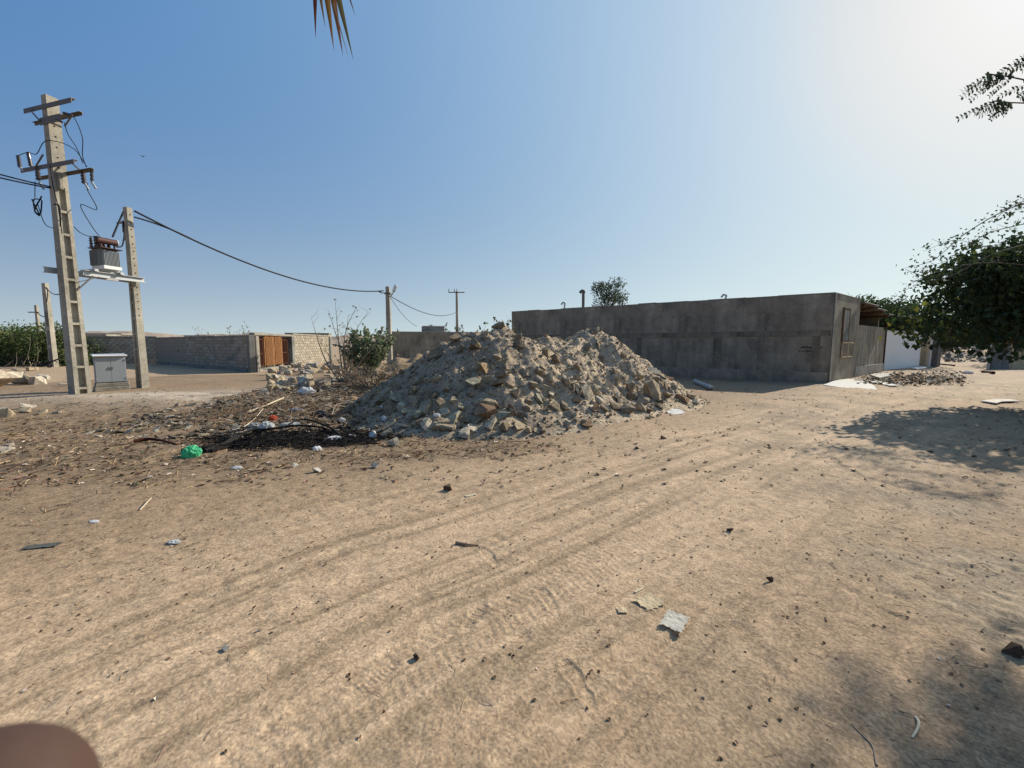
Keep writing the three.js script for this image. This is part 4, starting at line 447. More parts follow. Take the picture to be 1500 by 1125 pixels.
// spreading roadside tree with heart-shaped leaves: trunk stands just outside the picture
{
  const T = [14.6, 10.4], o = thing('shade_tree', 'dense dark green tree with heart-shaped leaves overhanging the dirt road', 'tree', V(T[0], 0, T[1]));
  const L = (x, y, d) => new THREE.Vector3(x - T[0], y, -(d - T[1])), wood = [], lv = new Leaves(), tips = [];
  mesh('trunk', tube(wander(L(14.6, -0.2, 10.4), L(14.3, 1.9, 10.3), 0.1), 0.2, 0.15, 9), M.bark, o);
  const inside = (p) => { const x = p.x + T[0], d = T[1] - p.z, e = ((x - 14.45) / 4.1) ** 2 + ((d - 10.1) / 2.15) ** 2, top = 3.0 + 1.62 * Math.sqrt(Math.max(0, 1 - e)) + 0.28 * n2(x * 1.3, d * 1.3), bot = 2.0 - 0.4 * Math.sqrt(Math.max(0, 1 - e)) + 0.28 * n2b(x * 1.1, d * 1.1) + 0.5 * ss(11.2, 9.6, x); return e < 1 && p.y < top && p.y > bot; };
  for (let k = 0; k < 26; k++) { const a = rr(0, 6.28), q = Math.sqrt(R()), e = L(13.7 + Math.cos(a) * 3.3 * q, rr(1.7, 3.9), 10.1 + Math.sin(a) * 2.2 * q), s = L(14.35, rr(1.3, 1.95), 10.3), path = wander(s, e, 0.35, 9); wood.push(tube(path, rr(0.05, 0.09), 0.012, 6)); for (let i = 3; i < 10; i++) for (let j = 0; j < 5; j++) { const f = path[i].clone().add(new THREE.Vector3(rr(-0.7, 0.7), rr(-0.45, 0.5), rr(-0.7, 0.7))); tips.push(f); if (j < 3) wood.push(tube([path[i], f], 0.012, 0.005, 4, false)); } }
  mesh('branches', wood, M.bark, o);
  const leafAt = (p, s, c0) => { const dir = rv(); dir.y -= 0.9; lv.add(p, dir, rv().add(new THREE.Vector3(0.3, 0.8, 0)), s * rr(0.75, 1.2), s * rr(0.7, 1.05), jig(c0 || R() < 0.02 ? [0.13, 0.15, 0.03] : [0.034, 0.055, 0.016], 0.35), 'heart', rr(0.05, 0.5)); };
  for (let i = 0; i < 19000;) { let p; if (R() < 0.45) p = pick(tips).clone().add(rv(0.3)); else { const a = rr(0, 6.28), q = Math.pow(R(), 0.35); p = L(14.45 + Math.cos(a) * 4.1 * q, rr(1.3, 4.8), 10.1 + Math.sin(a) * 2.15 * q); if (n3(p.x * 1.1, p.y * 1.3, p.z * 1.1) < -0.42) continue; } if (!inside(p)) continue; leafAt(p, 0.125); i++; }
  for (const [px, py, d] of [[1326, 462, 9.6], [1322, 476, 9.7], [1336, 486, 9.9], [1350, 492, 10], [1366, 493, 10.2], [1402, 498, 9.6], [1440, 502, 9.4], [1470, 506, 9.2], [1490, 510, 9.1]]) { const c = At(px, py, d).sub(o.position); for (let k = 0; k < 34; k++) leafAt(c.clone().add(rv(0.28)), 0.12, px < 1345 && k % 3 === 0); }  // leftmost clusters: sunlit look put into the tint of every third leaf
  const crown = mesh('crown', lv.build(), M.leaf, o);
  // long arching sprays above the crown with few small leaves
  const sp = new Leaves(), sw = [];
  for (const [pts, r] of [[[[1560, 285], [1480, 305], [1410, 345], [1365, 382], [1325, 393]], 0.014], [[[1560, 315], [1500, 328], [1440, 345], [1395, 378], [1345, 395]], 0.013], [[[1540, 350], [1460, 370], [1390, 405], [1350, 415], [1325, 425]], 0.012], [[[1550, 330], [1490, 345], [1450, 362], [1400, 352], [1352, 368]], 0.01], [[[1520, 390], [1440, 385], [1375, 398], [1340, 412]], 0.01], [[[1560, 300], [1520, 292], [1490, 298], [1460, 318]], 0.012]]) {
    const d0 = rr(8.6, 9.6), path = curve(pts.map(([a, b], i) => At(a, b, d0 + i * 0.08).sub(o.position)), 34); sw.push(tube(path, r, 0.003, 5, false));
    path.forEach((p, i) => { for (let k = 0; k < (R() < 0.6 ? 3 : 7); k++) { const q = p.clone().add(rv(0.11 + 0.06 * R())), dir = rv(); dir.y -= 0.3; sp.add(q, dir, rv(), rr(0.035, 0.085), rr(0.03, 0.06), jig([0.05, 0.075, 0.03], 0.3)); } if (R() < 0.5) sw.push(tube([p, p.clone().add(new THREE.Vector3(rr(-0.25, 0.05), rr(-0.15, 0.15), rr(-0.15, 0.15)))], 0.005, 0.002, 4, false)); });
  }
  mesh('spray_stems', sw, M.twig, crown); mesh('spray_leaves', sp.build(), M.leaf, crown);
}
// tall feathery tree whose branch tips reach in from outside the picture
{
  const T = [10.6, 6.2], o = thing('feathery_tree', 'tall thin tree with feathery drooping leaves, only branch tips in view', 'tree', V(T[0], 0, T[1])), L = (x, y, d) => new THREE.Vector3(x - T[0], y, -(d - T[1])), wood = [], lv = new Leaves();
  mesh('trunk', tube(wander(L(10.6, -0.2, 6.2), L(9.8, 3.9, 6.4), 0.25), 0.17, 0.11, 9), M.bark, o);
  const frond = (c, dir, s) => { for (let k = 0; k < 6; k++) { const a = c.clone().addScaledVector(dir, -0.05 * k * s), side = new THREE.Vector3(-dir.z, 0, dir.x), droop = dir.clone().multiplyScalar(0.75).addScaledVector(side, (k % 2 ? 1 : -1) * rr(0.1, 0.7)).add(new THREE.Vector3(0, -rr(0.3, 0.9), 0)).normalize(), len = rr(0.3, 0.5) * s; const e = a.clone().addScaledVector(droop, len); wood.push(tube([a, e], 0.003, 0.0015, 3, false)); for (let i = 1; i <= 9; i++) { const p = new THREE.Vector3().lerpVectors(a, e, i / 9), cr = new THREE.Vector3().crossVectors(droop, new THREE.Vector3(0.3, 0.2, 1)).normalize(); for (const q of [-1, 1]) lv.add(p, droop.clone().multiplyScalar(0.35).addScaledVector(cr, q).add(rv(0.25)), new THREE.Vector3(0, 0.3, 1).add(rv(0.8)), rr(0.05, 0.075) * s, rr(0.03, 0.042) * s, jig([0.04, 0.06, 0.03], 0.3)); } } };
  for (const [px, py, d, tx, ty] of [[1436, 108, 4.6, 1640, 150], [1442, 148, 4.7, 1650, 165], [1494, 76, 4.6, 1660, 120], [1500, 118, 4.6, 1600, 150]]) { const e = At(px + 12, py, d).sub(o.position), s = At(tx, ty, d + 0.3).sub(o.position); wood.push(tube(wander(s, e, 0.08), 0.016, 0.005, 5)); const dir = e.clone().sub(s).normalize(); frond(e, dir, 0.62); frond(e.clone().addScaledVector(dir, -0.16), dir, 0.5); wood.push(tube(wander(L(9.8, 3.8, 6.4), s, 0.2), 0.04, 0.016, 6)); }
  for (let k = 0; k < 22; k++) { const a = rr(0, 6.28), q = Math.sqrt(R()), e = L(9.25 + Math.cos(a) * 0.85 * q, rr(5.0, 5.6), 6.3 + Math.sin(a) * 0.28 * q); wood.push(tube(wander(L(9.8, 3.8, 6.4), e, 0.3), 0.04, 0.008, 5)); for (let j = 0; j < 3; j++) { const dir = new THREE.Vector3(Math.cos(a), rr(-0.2, 0.4), -Math.sin(a)).add(rv(0.5)).normalize(); frond(e.clone().add(rv(0.3)), dir, 1.0); } }
  mesh('branches', wood, M.bark, o); mesh('crown', lv.build(), M.leaf, o);
}
// palm behind the photographer, one dead frond hanging into view
{
  const T = [-3.4, -1.6], o = thing('palm_tree', 'palm with a dry frond whose brown leaf tips hang down over the view', 'palm tree', V(T[0], 0, T[1])), L = (v) => v.clone().sub(o.position), C = new THREE.Vector3(0, 5.2, 0);
  mesh('trunk', tube(Array.from({ length: 34 }, (_, i) => new THREE.Vector3(0.12 * Math.sin(i / 11), -0.2 + i * 0.163, 0)), (t) => 0.24 - 0.07 * t + 0.02 * Math.abs(Math.sin(t * 50)), 0, 11), M.bark, o);
  const frond = (tip, top, dry, nm, spread = 0.5, n = 30) => { const lv = new Leaves(), path = curve([C, top, tip], n), rib = tube(path, 0.022, 0.004, 5); for (let i = 5; i < n; i++) { const t = path[Math.min(n, i + 1)].clone().sub(path[i - 1]).normalize(), side = new THREE.Vector3().crossVectors(t, new THREE.Vector3(0, 1, 0)).normalize(); for (const q of [-1, 1]) lv.add(path[i], t.clone().multiplyScalar(0.8).addScaledVector(side, q * spread).add(new THREE.Vector3(0, dry ? -0.7 : -0.25, 0)).add(rv(0.1)), new THREE.Vector3(0, 1, 0).add(rv(0.2)), rr(0.4, 0.6), 0.03, jig(dry ? [0.26, 0.17, 0.08] : [0.06, 0.085, 0.03], 0.3), 'blade'); } const f = mesh('frond', lv.build(), dry ? M.dryLeaf : M.leaf, o); mesh('rib', rib, dry ? M.twig : M.bark, f); return f; };
  for (let k = 0; k < 26; k++) { const a = 2.0 + k / 15 * 4.6, r = rr(1.7, 2.3); frond(new THREE.Vector3(Math.cos(a) * r, rr(4.2, 5.2), Math.sin(a) * r), new THREE.Vector3(Math.cos(a) * r * 0.55, rr(5.9, 6.3), Math.sin(a) * r * 0.55), k % 5 === 0, 'frond'); }
  // the frond in view: its tips are at known pixels, about two and a half metres from the lens
  const D = 2.0, lv = new Leaves(), stem = curve([L(V(T[0], 5.2, T[1])), L(V(-2.2, 5.7, 0.4)), L(At(440, -190, D - 0.1)), L(At(480, -70, D))], 20);
  for (const [bx, by, tx, ty, w, c] of [[462, -120, 461, 54, 0.032, [0.16, 0.05, 0.03]], [458, -80, 476, 40, 0.02, [0.3, 0.17, 0.05]], [468, -90, 489, 74, 0.03, [0.27, 0.15, 0.05]], [474, -90, 502, 82, 0.03, [0.2, 0.09, 0.05]], [478, -80, 517, 87, 0.026, [0.14, 0.12, 0.05]], [486, -70, 501, 22, 0.012, [0.12, 0.09, 0.05]], [492, -70, 520, 24, 0.016, [0.1, 0.08, 0.05]], [470, -60, 512, 90, 0.008, [0.3, 0.2, 0.1]], [452, -100, 440, -20, 0.03, [0.2, 0.12, 0.06]]]) { const a = L(At(bx, by, D + rr(-0.05, 0.05))), b = L(At(tx, ty, D + rr(-0.08, 0.08))); lv.add(a, b.clone().sub(a), new THREE.Vector3(rr(-0.4, 0.4), 0.2, 1), a.distanceTo(b), w, c, 'blade', 0.35); }
  const f = mesh('hanging_frond', lv.build(), M.dryLeaf, o); mesh('rib', tube(stem, 0.022, 0.006, 6), M.twig, f);
}
// shrubs with grey-green oval leaves, bare stems
function shrub(name, label, base, stems, leafy, cols, group) {
  const o = thing(name, label, 'shrub', base, 0, group), wood = [], lv = new Leaves();
  for (const [dx, dy, dz, bare] of stems) { const e = new THREE.Vector3(dx, dy, dz), path = wander(new THREE.Vector3(rr(-0.12, 0.12), -0.1, rr(-0.12, 0.12)), e, e.length() * 0.09, 10); wood.push(tube(path, 0.008 + 0.009 * e.length(), 0.004, 5)); for (let i = 4; i <= 10; i++) { const p = path[i]; if (R() < 0.75) { const f = p.clone().add(new THREE.Vector3(rr(-0.3, 0.3), rr(0.05, 0.4), rr(-0.3, 0.3))); wood.push(tube(wander(p, f, 0.06, 4), 0.006, 0.002, 4, false)); if (bare && R() < 0.5) for (let k = 0; k < 3; k++) lv.add(f, rv(), rv(), 0.06, 0.04, jig([0.14, 0.12, 0.07], 0.3)); if (!bare) for (let k = 0; k < leafy; k++) { const q = new THREE.Vector3().lerpVectors(p, f, R()), dir = rv(); dir.y += 0.5; lv.add(q, dir, rv().add(new THREE.Vector3(0, 0.5, 0)), rr(0.09, 0.17), rr(0.06, 0.1), jig(cols, 0.35), 'oval'); } } if (!bare) for (let k = 0; k < leafy; k++) { const dir = rv(); dir.y += 0.6; lv.add(p.clone().add(rv(0.08)), dir, rv(), rr(0.09, 0.17), rr(0.06, 0.1), jig(cols, 0.35)); } } }
  mesh('stems', wood, M.twig, o); mesh('foliage', lv.build(), M.leaf, o); return o;
}
{
  const st = []; for (let k = 0; k < 26; k++) st.push([rr(-0.6, 1.0), rr(0.9, 1.75), rr(-0.6, 0.6), false]); const b = At(533, 556, 15.2);
  shrub('milkweed_shrub', 'leafy grey-green shrub with oval leaves on the bank left of the rubble heap', V(b.x, gh(b.x, 15.2), 15.2), st, 7, [0.15, 0.19, 0.1]);
  const st2 = [[-1.05, 2.3, 0.2, true], [-0.55, 2.5, -0.1, true], [-0.2, 2.75, 0.2, true], [0.15, 2.4, 0, true], [0.5, 2.65, 0.1, true], [0.75, 2.5, -0.2, true], [-0.8, 1.6, 0.3, true], [1.35, 2.0, 0.1, true], [-0.3, 1.9, -0.3, true], [0.3, 1.7, 0.3, true]]; const c = At(508, 563, 14.4);
  shrub('bare_shrub', 'tall leafless bush with thin bent stems in front of the leafy shrub', V(c.x, gh(c.x, 14.4) - 0.05, 14.4), st2, 0, [0.1, 0.1, 0.1]);
  const s3 = []; for (let k = 0; k < 12; k++) s3.push([rr(-0.6, 0.8), rr(0.7, 1.5), rr(-0.4, 0.4), false]); const e = At(722, 478, 13.2); shrub('milkweed_shrub', 'loose leafy shrub showing above the top of the rubble heap', V(e.x, 0.9, 13.4), s3.map(([x, y, z, q]) => [x, y * 0.95, z, q]), 2, [0.08, 0.1, 0.05]);
  const s4 = []; for (let k = 0; k < 16; k++) s4.push([rr(-1.4, 1.4), rr(2.0, 3.1), rr(-0.8, 0.8), false]); shrub('milkweed_shrub', 'spreading shrub behind the rear wall near the distant crossarm pole', V((655 - 750) / 600 * 34, 0, 34), s4, 7, [0.08, 0.11, 0.055]);
  for (const [px, py, d, nst, lab] of [[385, 488, 27, 8, 'sprawling weed rising behind the gate wall corner'], [330, 488, 28.5, 9, 'dry weed clump poking above the shaded block wall']]) { const s5 = []; for (let k = 0; k < nst; k++) s5.push([rr(-0.9, 0.9), rr(2.0, 2.9), rr(-0.3, 0.3), k % 2 === 0]); const p = At(px - 30, py, d + 4); shrub('weed_clump', lab, V(p.x, 0, d + 4), s5, 2, [0.12, 0.14, 0.08]); }
  const s6 = []; for (let k = 0; k < 40; k++) s6.push([rr(-1.6, 1.4), rr(0.3, 0.8), rr(-0.9, 0.9), k % 3 !== 0]); const h = At(545, 570, 13.4); shrub('dry_brush', 'low tangle of dry brown brush at the foot of the bank', V(h.x, gh(h.x, 13.4), 13.4), s6, 1, [0.22, 0.17, 0.1]);
}
// feathery thorn hedge and trees of small leaves
function bush(name, label, cat, base, w, h, dp, n, size, col, group, trunkH = 0, lumpy = 1) {
  const o = thing(name, label, cat, base, 0, group), lv = new Leaves(), wood = []; const c0 = new THREE.Vector3(0, trunkH, 0);
  mesh('trunk', tube(wander(new THREE.Vector3(0, -0.3, 0), c0.clone().setY(Math.max(trunkH, 0.5)), 0.08), 0.05 + h * 0.02, 0.04 + h * 0.012, 7), M.bark, o);
  const cl = []; for (let k = 0; k < 26; k++) { const a = rr(0, 6.28), q = Math.sqrt(R()); cl.push(new THREE.Vector3(Math.cos(a) * q * w, trunkH + h * rr(0.12, 0.95) * (1 - 0.35 * q * q), Math.sin(a) * q * dp)); } for (const c of cl) wood.push(tube(wander(c0, c, 0.2), 0.03, 0.006, 5, false));
  for (let i = 0; i < n; i++) { const c = pick(cl), v = rv().normalize().multiplyScalar(Math.pow(R(), 0.45) * 0.36 * lumpy * (0.6 * w + 0.4 * h)); v.y *= 0.7; const p = c.clone().add(v); if (p.y < 0.03 || Math.abs(p.x) > w * 1.1) { continue; } const dir = v.clone().normalize().add(rv(0.7)); dir.y -= 0.25; lv.add(p, dir, rv(), size * rr(0.7, 1.4), size * rr(0.3, 0.55), jig(col, 0.4)); }
  mesh('branches', wood, M.bark, o); mesh('crown', lv.build(), M.leaf, o); return o;
}
const G5 = [0.1, 0.13, 0.035];
bush('thorn_bush', 'wide green thorn bush behind the pale boulders, its left side', 'bush', V(-39.5, 0, 31.0), 3.6, 3.2, 1.8, 9000, 0.2, G5, 'green thorn hedge');
bush('thorn_bush', 'green thorn bush around the concrete pole in the hedge', 'bush', V(-34.6, 0, 30.6), 3.2, 2.9, 1.6, 8000, 0.19, G5, 'green thorn hedge');
bush('thorn_bush', 'low thorn bush beyond the cabinet, in front of the far houses', 'bush', V(-36.5, 0, 41), 2.2, 1.3, 1.4, 2600, 0.18, G5, 'green thorn hedge');
bush('thorn_bush', 'taller pale thorn bush reaching up beside the far poles', 'bush', V(-43.6, 0, 33.5), 3.2, 4.2, 1.8, 5000, 0.17, [0.11, 0.14, 0.05], 'green thorn hedge');
bush('small_tree', 'small round-topped tree standing up behind the cement house roof', 'tree', V((890 - 750) / FPX * 31, 0, 31), 1.15, 2.5, 1.0, 2300, 0.15, [0.06, 0.08, 0.04], undefined, 4.1, 0.85);
bush('leafy_tree', 'broad dark green tree behind the shed roof', 'tree', V(26.3, 0, 30.2), 3.2, 3.1, 2.2, 6500, 0.26, [0.045, 0.07, 0.022], undefined, 1.9, 1.1);
bush('leafy_tree', 'green tree filling the gap over the white wall', 'tree', V(29.5, 0, 29.9), 2.6, 2.6, 1.8, 5000, 0.22, [0.055, 0.085, 0.025], undefined, 1.9, 1.1);
bush('leafy_tree', 'dark tree at the far end of the road behind the low grey wall', 'tree', V(62, 0, 54), 5, 4.6, 4, 5200, 0.4, [0.05, 0.075, 0.025], undefined, 1.6, 1.1);
bush('leafy_tree', 'round tree among the far houses at the end of the road', 'tree', V(54, 0, 49), 3.2, 3.6, 2.6, 3600, 0.34, [0.05, 0.075, 0.025], undefined, 1.5, 1.1);
bush('leafy_tree', 'tall tree behind the far pale wall with dark windows', 'tree', V(50, 0, 60), 4.2, 4.4, 3, 4000, 0.4, [0.05, 0.075, 0.025], undefined, 2.0, 1.1);
bush('leafy_tree', 'tree beyond the ochre wall at the road end', 'tree', V(41, 0, 31), 3.6, 4.0, 3, 5000, 0.28, [0.05, 0.075, 0.025], undefined, 1.6, 1.1);
{ // thin dead branches before the hedge
  const c = At(30, 548, 26), w = []; for (let k = 0; k < 9; k++) { const a = new THREE.Vector3(rr(-3.5, 0.3), 0, rr(-0.4, 0.4)), b = a.clone().add(new THREE.Vector3(rr(-0.6, 0.9), rr(0.5, 2.3), rr(-0.3, 0.3))); w.push(tube(wander(a, b, 0.15), 0.012, 0.003, 4, false)); } const o = thing('dead_brush', 'pale leafless brush in front of the thorn hedge', 'brush', V(c.x - 1, 0, 27.3)); mesh('stems', w, M.paleStick, o);
  const w2 = [], d = thing('dead_branch', 'dark fallen branch lying at the foot of the hedge by the ladder pole', 'branch', V(-31.6, 0.05, 27.6)); for (let k = 0; k < 9; k++) w2.push(tube(wander(new THREE.Vector3(rr(-5, 1), 0.05, rr(-0.2, 0.2)), new THREE.Vector3(rr(-4, 1.8), rr(0.15, 0.9), rr(-0.3, 0.3)), 0.2), 0.07, 0.02, 6)); mesh('limbs', w2, M.char, d);
}
// ---------- loose stones, litter, bags ----------
const stoneTan = stoneMat([0.52, 0.43, 0.31]), stonePale = stoneMat([0.58, 0.52, 0.43]), stoneBrown = stoneMat([0.2, 0.13, 0.085]), plasterMat = stoneMat([0.72, 0.7, 0.65]), boardMat = S([0.82, 0.81, 0.78], { map: paperTex, bumpMap: renderBump, bumpScale: 0.004 });
function laid(name, label, cat, px, py, w, shape, mat, o = {}) { const [x, d] = o.at || hit(px, py), s = (o.size || w * Math.hypot(x, d, EYE) / FPX), m = single(name, label, cat, shape, mat, o.group); m.position.copy(V(x, surf(x, d) + s * (o.lift ?? 0.12), d)); m.rotation.set(o.rx ?? rr(-0.3, 0.3), o.ry ?? rr(0, 6.28), o.rz ?? rr(-0.3, 0.3)); const q = o.sc || [1, 1, 1]; m.scale.set(s * q[0], s * q[1], s * q[2]); return m; }
for (const [px, py, w, m, lab] of [[576, 652, 17, stonePale, 'squarish pale-faced stone on the ground before the rubble heap'], [546, 642, 15, plasterMat, 'flat white stone chip beside the squarish pale-faced stone'], [566, 638, 20, stoneTan, 'low flat tan stone just left of the rubble heap foot'], [549, 685, 12, stonePale, 'small cream stone on the sand in front of the burnt patch'], [464, 692, 11, plasterMat, 'small white square plaster chip on the sand'], [432, 683, 8, plasterMat, 'tiny white chip near the white square plaster chip'], [792, 632, 15, stoneTan, 'grey-tan stone lying loose right of the rubble heap foot'], [658, 718, 15, stoneBrown, 'dark brown clod alone on the sandy road'], [1481, 957, 17, stoneBrown, 'dark red-brown stone at the shaded right road edge'], [1127, 851, 8, stoneBrown, 'small dark clod right of the flattened paper scraps'], [1070, 778, 8, stoneBrown, 'dark pebble on the road toward the tree shadow'], [934, 657, 8, stoneBrown, 'small dark clod on the pale track, nearest the heap'], [972, 643, 8, stoneBrown, 'dark flake on the pale track below the white disc'], [610, 964, 9, stoneBrown, 'dark leaf-like clod in the near wheel track'], [330, 953, 8, plasterMat, 'white pebble in the sand near the finger']]) laid('stone', lab, 'stone', px, py, w, pick(lumps), m, { lift: 0.2 });
laid('round_board', 'white oval board lying flat at the foot of the rubble heap', 'board', 988, 605, 30, (() => { const g = new THREE.CylinderGeometry(0.5, 0.5, 0.05, 22).toNonIndexed(); return boxUV(g); })(), boardMat, { lift: 0.05, rx: 0.05, rz: 0.06, sc: [1, 1, 0.8] });
// boulders by the hedge and white stones by the gate
[[38, 562, 24, 'b'], [8, 566, 36, 'b'], [57, 563, 18, 'l'], [-20, 560, 40, 'l'], [66, 556, 12, 'l'], [95, 566, 12, 'p'], [46, 543, 12, 'p'], [27, 547, 16, 'p'], [42, 598, 13, 'l'], [36, 604, 10, 'l'], [14, 657, 11, 'l'], [8, 663, 13, 'l'], [62, 607, 12, 'p'], [84, 606, 9, 'p'], [145, 641, 8, 'l'], [5, 611, 20, 'l']].forEach(([px, py, w, k], i) => laid('boulder', ['slanting pale limestone boulder before the thorn hedge', 'large pale limestone boulder before the thorn hedge', 'broken tan boulder beside the slanting pale one', 'big pale boulder at the start of the hedge row', 'small pale rock below the pole in the hedge', 'flat pale rock in front of the ladder pole', 'flat pale slab at the hedge foot', 'thin pale slab in the dead branches', 'upright pale rock beside the pole shadow', 'small pale rock under the upright one', 'white rock at the edge of the dark litter', 'second white rock at the edge of the dark litter', 'flat white chip on the chalky rise', 'small flat white chip on the chalky rise', 'white pebble among the dry litter', 'broad pale rock left of the chalky rise'][i], 'rock', px, py, w * 0.85, k === 'b' ? blocks[i % 6] : k === 'l' ? lumps[i % 9] : plates[i % 7], i % 3 ? stonePale : stoneTan, { lift: 0.18 }));
for (let k = 0; k < 80; k++) { const px = rr(396, 502), py = rr(538, 568) + (px < 430 ? 6 : 0), w = rr(7, 17), a = R(); laid('limestone_rock', 'broken pale limestone rock in the pile between the gate and the bare bush', 'rock', px, py, w, a < 0.5 ? pick(lumps) : a < 0.8 ? pick(blocks) : pick(plates), pick([stonePale, stoneTan, stonePale, stoneTan, rubbleMats[2]]), { lift: rr(0.1, 0.5), group: 'limestone rocks near the gate' }); }
// crumpled bags and papers
function crumple(seed, sx, sy, sz, amp) { const g = mergeVertices(new THREE.IcosahedronGeometry(0.5, 9).deleteAttribute('normal').deleteAttribute('uv')), p = g.attributes.position, v = new THREE.Vector3(); for (let i = 0; i < p.count; i++) { v.fromBufferAttribute(p, i); const u = v.clone().multiplyScalar(2.2).addScalar(seed * 7.3), rid = 1 - Math.abs(n3(u.x, u.y, u.z)) - 0.5 + 0.5 * (1 - Math.abs(n3(u.x * 1.9, u.y * 1.9, u.z * 1.9))) - 0.25; v.multiplyScalar(1 + amp * rid); p.setXYZ(i, v.x * sx, Math.max(v.y * sy, -0.32 * sy), v.z * sz); } const q = g.toNonIndexed(); q.computeVertexNormals(); return boxUV(q); }
const bagMat = (c, t = 0.4, r = 0.9) => S(c, { roughness: r, transmission: t, thickness: 0, specularIntensity: 0.6 });
const whiteBag = bagMat([0.72, 0.72, 0.71]), clearBag = bagMat([0.55, 0.56, 0.54]), greenBag = bagMat([0.1, 0.58, 0.3]), orangeBag = bagMat([0.6, 0.12, 0.05]), greyBag = bagMat([0.38, 0.37, 0.36]), blackBag = bagMat([0.03, 0.03, 0.035], 0.05);
[[281, 669, 25, [1, 0.95, 0.95], greenBag, 'crumpled bright green plastic bag at the edge of the burnt patch'], [465, 659, 20, [0.75, 0.4, 1.5], whiteBag, 'long white plastic bag in front of the burnt branches'], [449, 577, 24, [1.3, 0.7, 1], whiteBag, 'puffed white bag behind the burnt patch'], [400, 616, 14, [1, 0.9, 0.9], orangeBag, 'small orange-red plastic bag on the burnt patch'], [391, 630, 22, [1.1, 0.9, 1], clearBag, 'pale translucent bag beside the orange-red bag'], [372, 627, 20, [1.2, 0.6, 1], greyBag, 'flat grey bag left of the translucent bag'], [425, 624, 22, [1.5, 0.4, 0.8], clearBag, 'flat clear plastic sheet among burnt branches'], [501, 618, 12, [1, 0.9, 0.9], whiteBag, 'small white knotted bag right of the burnt patch'], [515, 641, 14, [1.2, 0.6, 1], clearBag, 'crumpled clear bag at the right end of the burnt branches'], [490, 644, 24, [1.4, 0.35, 1], whiteBag, 'torn white plastic under the end of the burnt branch'], [563, 616, 11, [1, 1.1, 0.8], whiteBag, 'twisted white tissue near the foot of the rubble heap'], [434, 603, 18, [1.3, 0.5, 1], greyBag, 'grey crumpled bag behind the burnt branches'], [470, 611, 18, [1.1, 0.9, 1], blackBag, 'black burnt bag in the middle of the burnt heap'], [347, 687, 12, [1.4, 0.5, 1], whiteBag, 'thin white tissue on the sand in front of the burnt patch'], [138, 765, 10, [1.6, 0.22, 0.8], whiteBag, 'flattened white wrapper on the bare sand'], [255, 795, 13, [1.5, 0.3, 1], clearBag, 'spotted crumpled wrapper on the bare sand'], [1418, 547, 10, [1.4, 0.5, 1], whiteBag, 'white bag alone on the road near its end'], [640, 610, 14, [1.1, 0.6, 1], whiteBag, 'white plastic scrap caught in the lower rubble'], [560, 598, 12, [1.3, 0.5, 1], whiteBag, 'white scrap on the dark left foot of the rubble']].forEach(([px, py, w, sc, m, lab], i) => laid('plastic_bag', lab, 'plastic bag', px, py, w * 0.62, crumple(i, ...sc, 0.5), m, { lift: 0.27 * sc[1], rx: 0, rz: 0, ry: i === 1 ? 0.6 : rr(-0.5, 0.5) }));
function sheet(seed, w, l, amp) { const n = 22, pos = [], idx = []; for (let j = 0; j <= n; j++) for (let i = 0; i <= n; i++) { const u = i / n - 0.5, v = j / n - 0.5, e = 1 + 0.13 * n2(u * 5 + seed * 5, v * 5) ; const x = u * w * e, z = v * l * e; pos.push(x, Math.abs(n2(x * 9 + seed * 9, z * 9)) * amp + amp * 0.6 * Math.abs(n2b(x * 22, z * 14 + seed)), z); } for (let j = 0; j < n; j++) for (let i = 0; i < n; i++) { const a = j * (n + 1) + i, b = a + n + 1; idx.push(a, b, a + 1, a + 1, b, b + 1); } const g = new THREE.BufferGeometry(); g.setAttribute('position', new THREE.Float32BufferAttribute(pos, 3)); g.setIndex(idx); const q = g.toNonIndexed(); q.computeVertexNormals(); return boxUV(q); }
const paper = S([0.66, 0.64, 0.58], { map: paperTex, transmission: 0.15, thickness: 0, roughness: 0.9 }), paperOld = S([0.6, 0.49, 0.33], { map: paperTex, roughness: 0.9 });
for (const [px, py, w, l, m, ry, lab] of [[951, 883, 0.15, 0.12, paperOld, 0.5, 'yellowed flattened paper scrap pressed into the road'], [988, 911, 0.16, 0.12, paper, 0.9, 'wrinkled whitish wrapper next to the yellowed paper scrap'], [62, 806, 0.22, 0.07, S([0.09, 0.09, 0.08], { roughness: 0.8 }), 0.25, 'dark grey torn rubber strip lying on the sand'], [912, 895, 0.06, 0.05, paperOld, 0, 'small yellow crumb of paper left of the yellowed scrap'], [690, 727, 0.13, 0.04, S([0.5, 0.42, 0.3]), 0.5, 'straw-coloured flat chip beside the dark brown clod']]) { const [x, d] = G(px, py), o = single('paper_scrap', lab, 'scrap', sheet(px, w, l, 0.0045), m); o.position.copy(V(x, gh(x, d) + 0.006, d)); o.rotation.y = ry; }
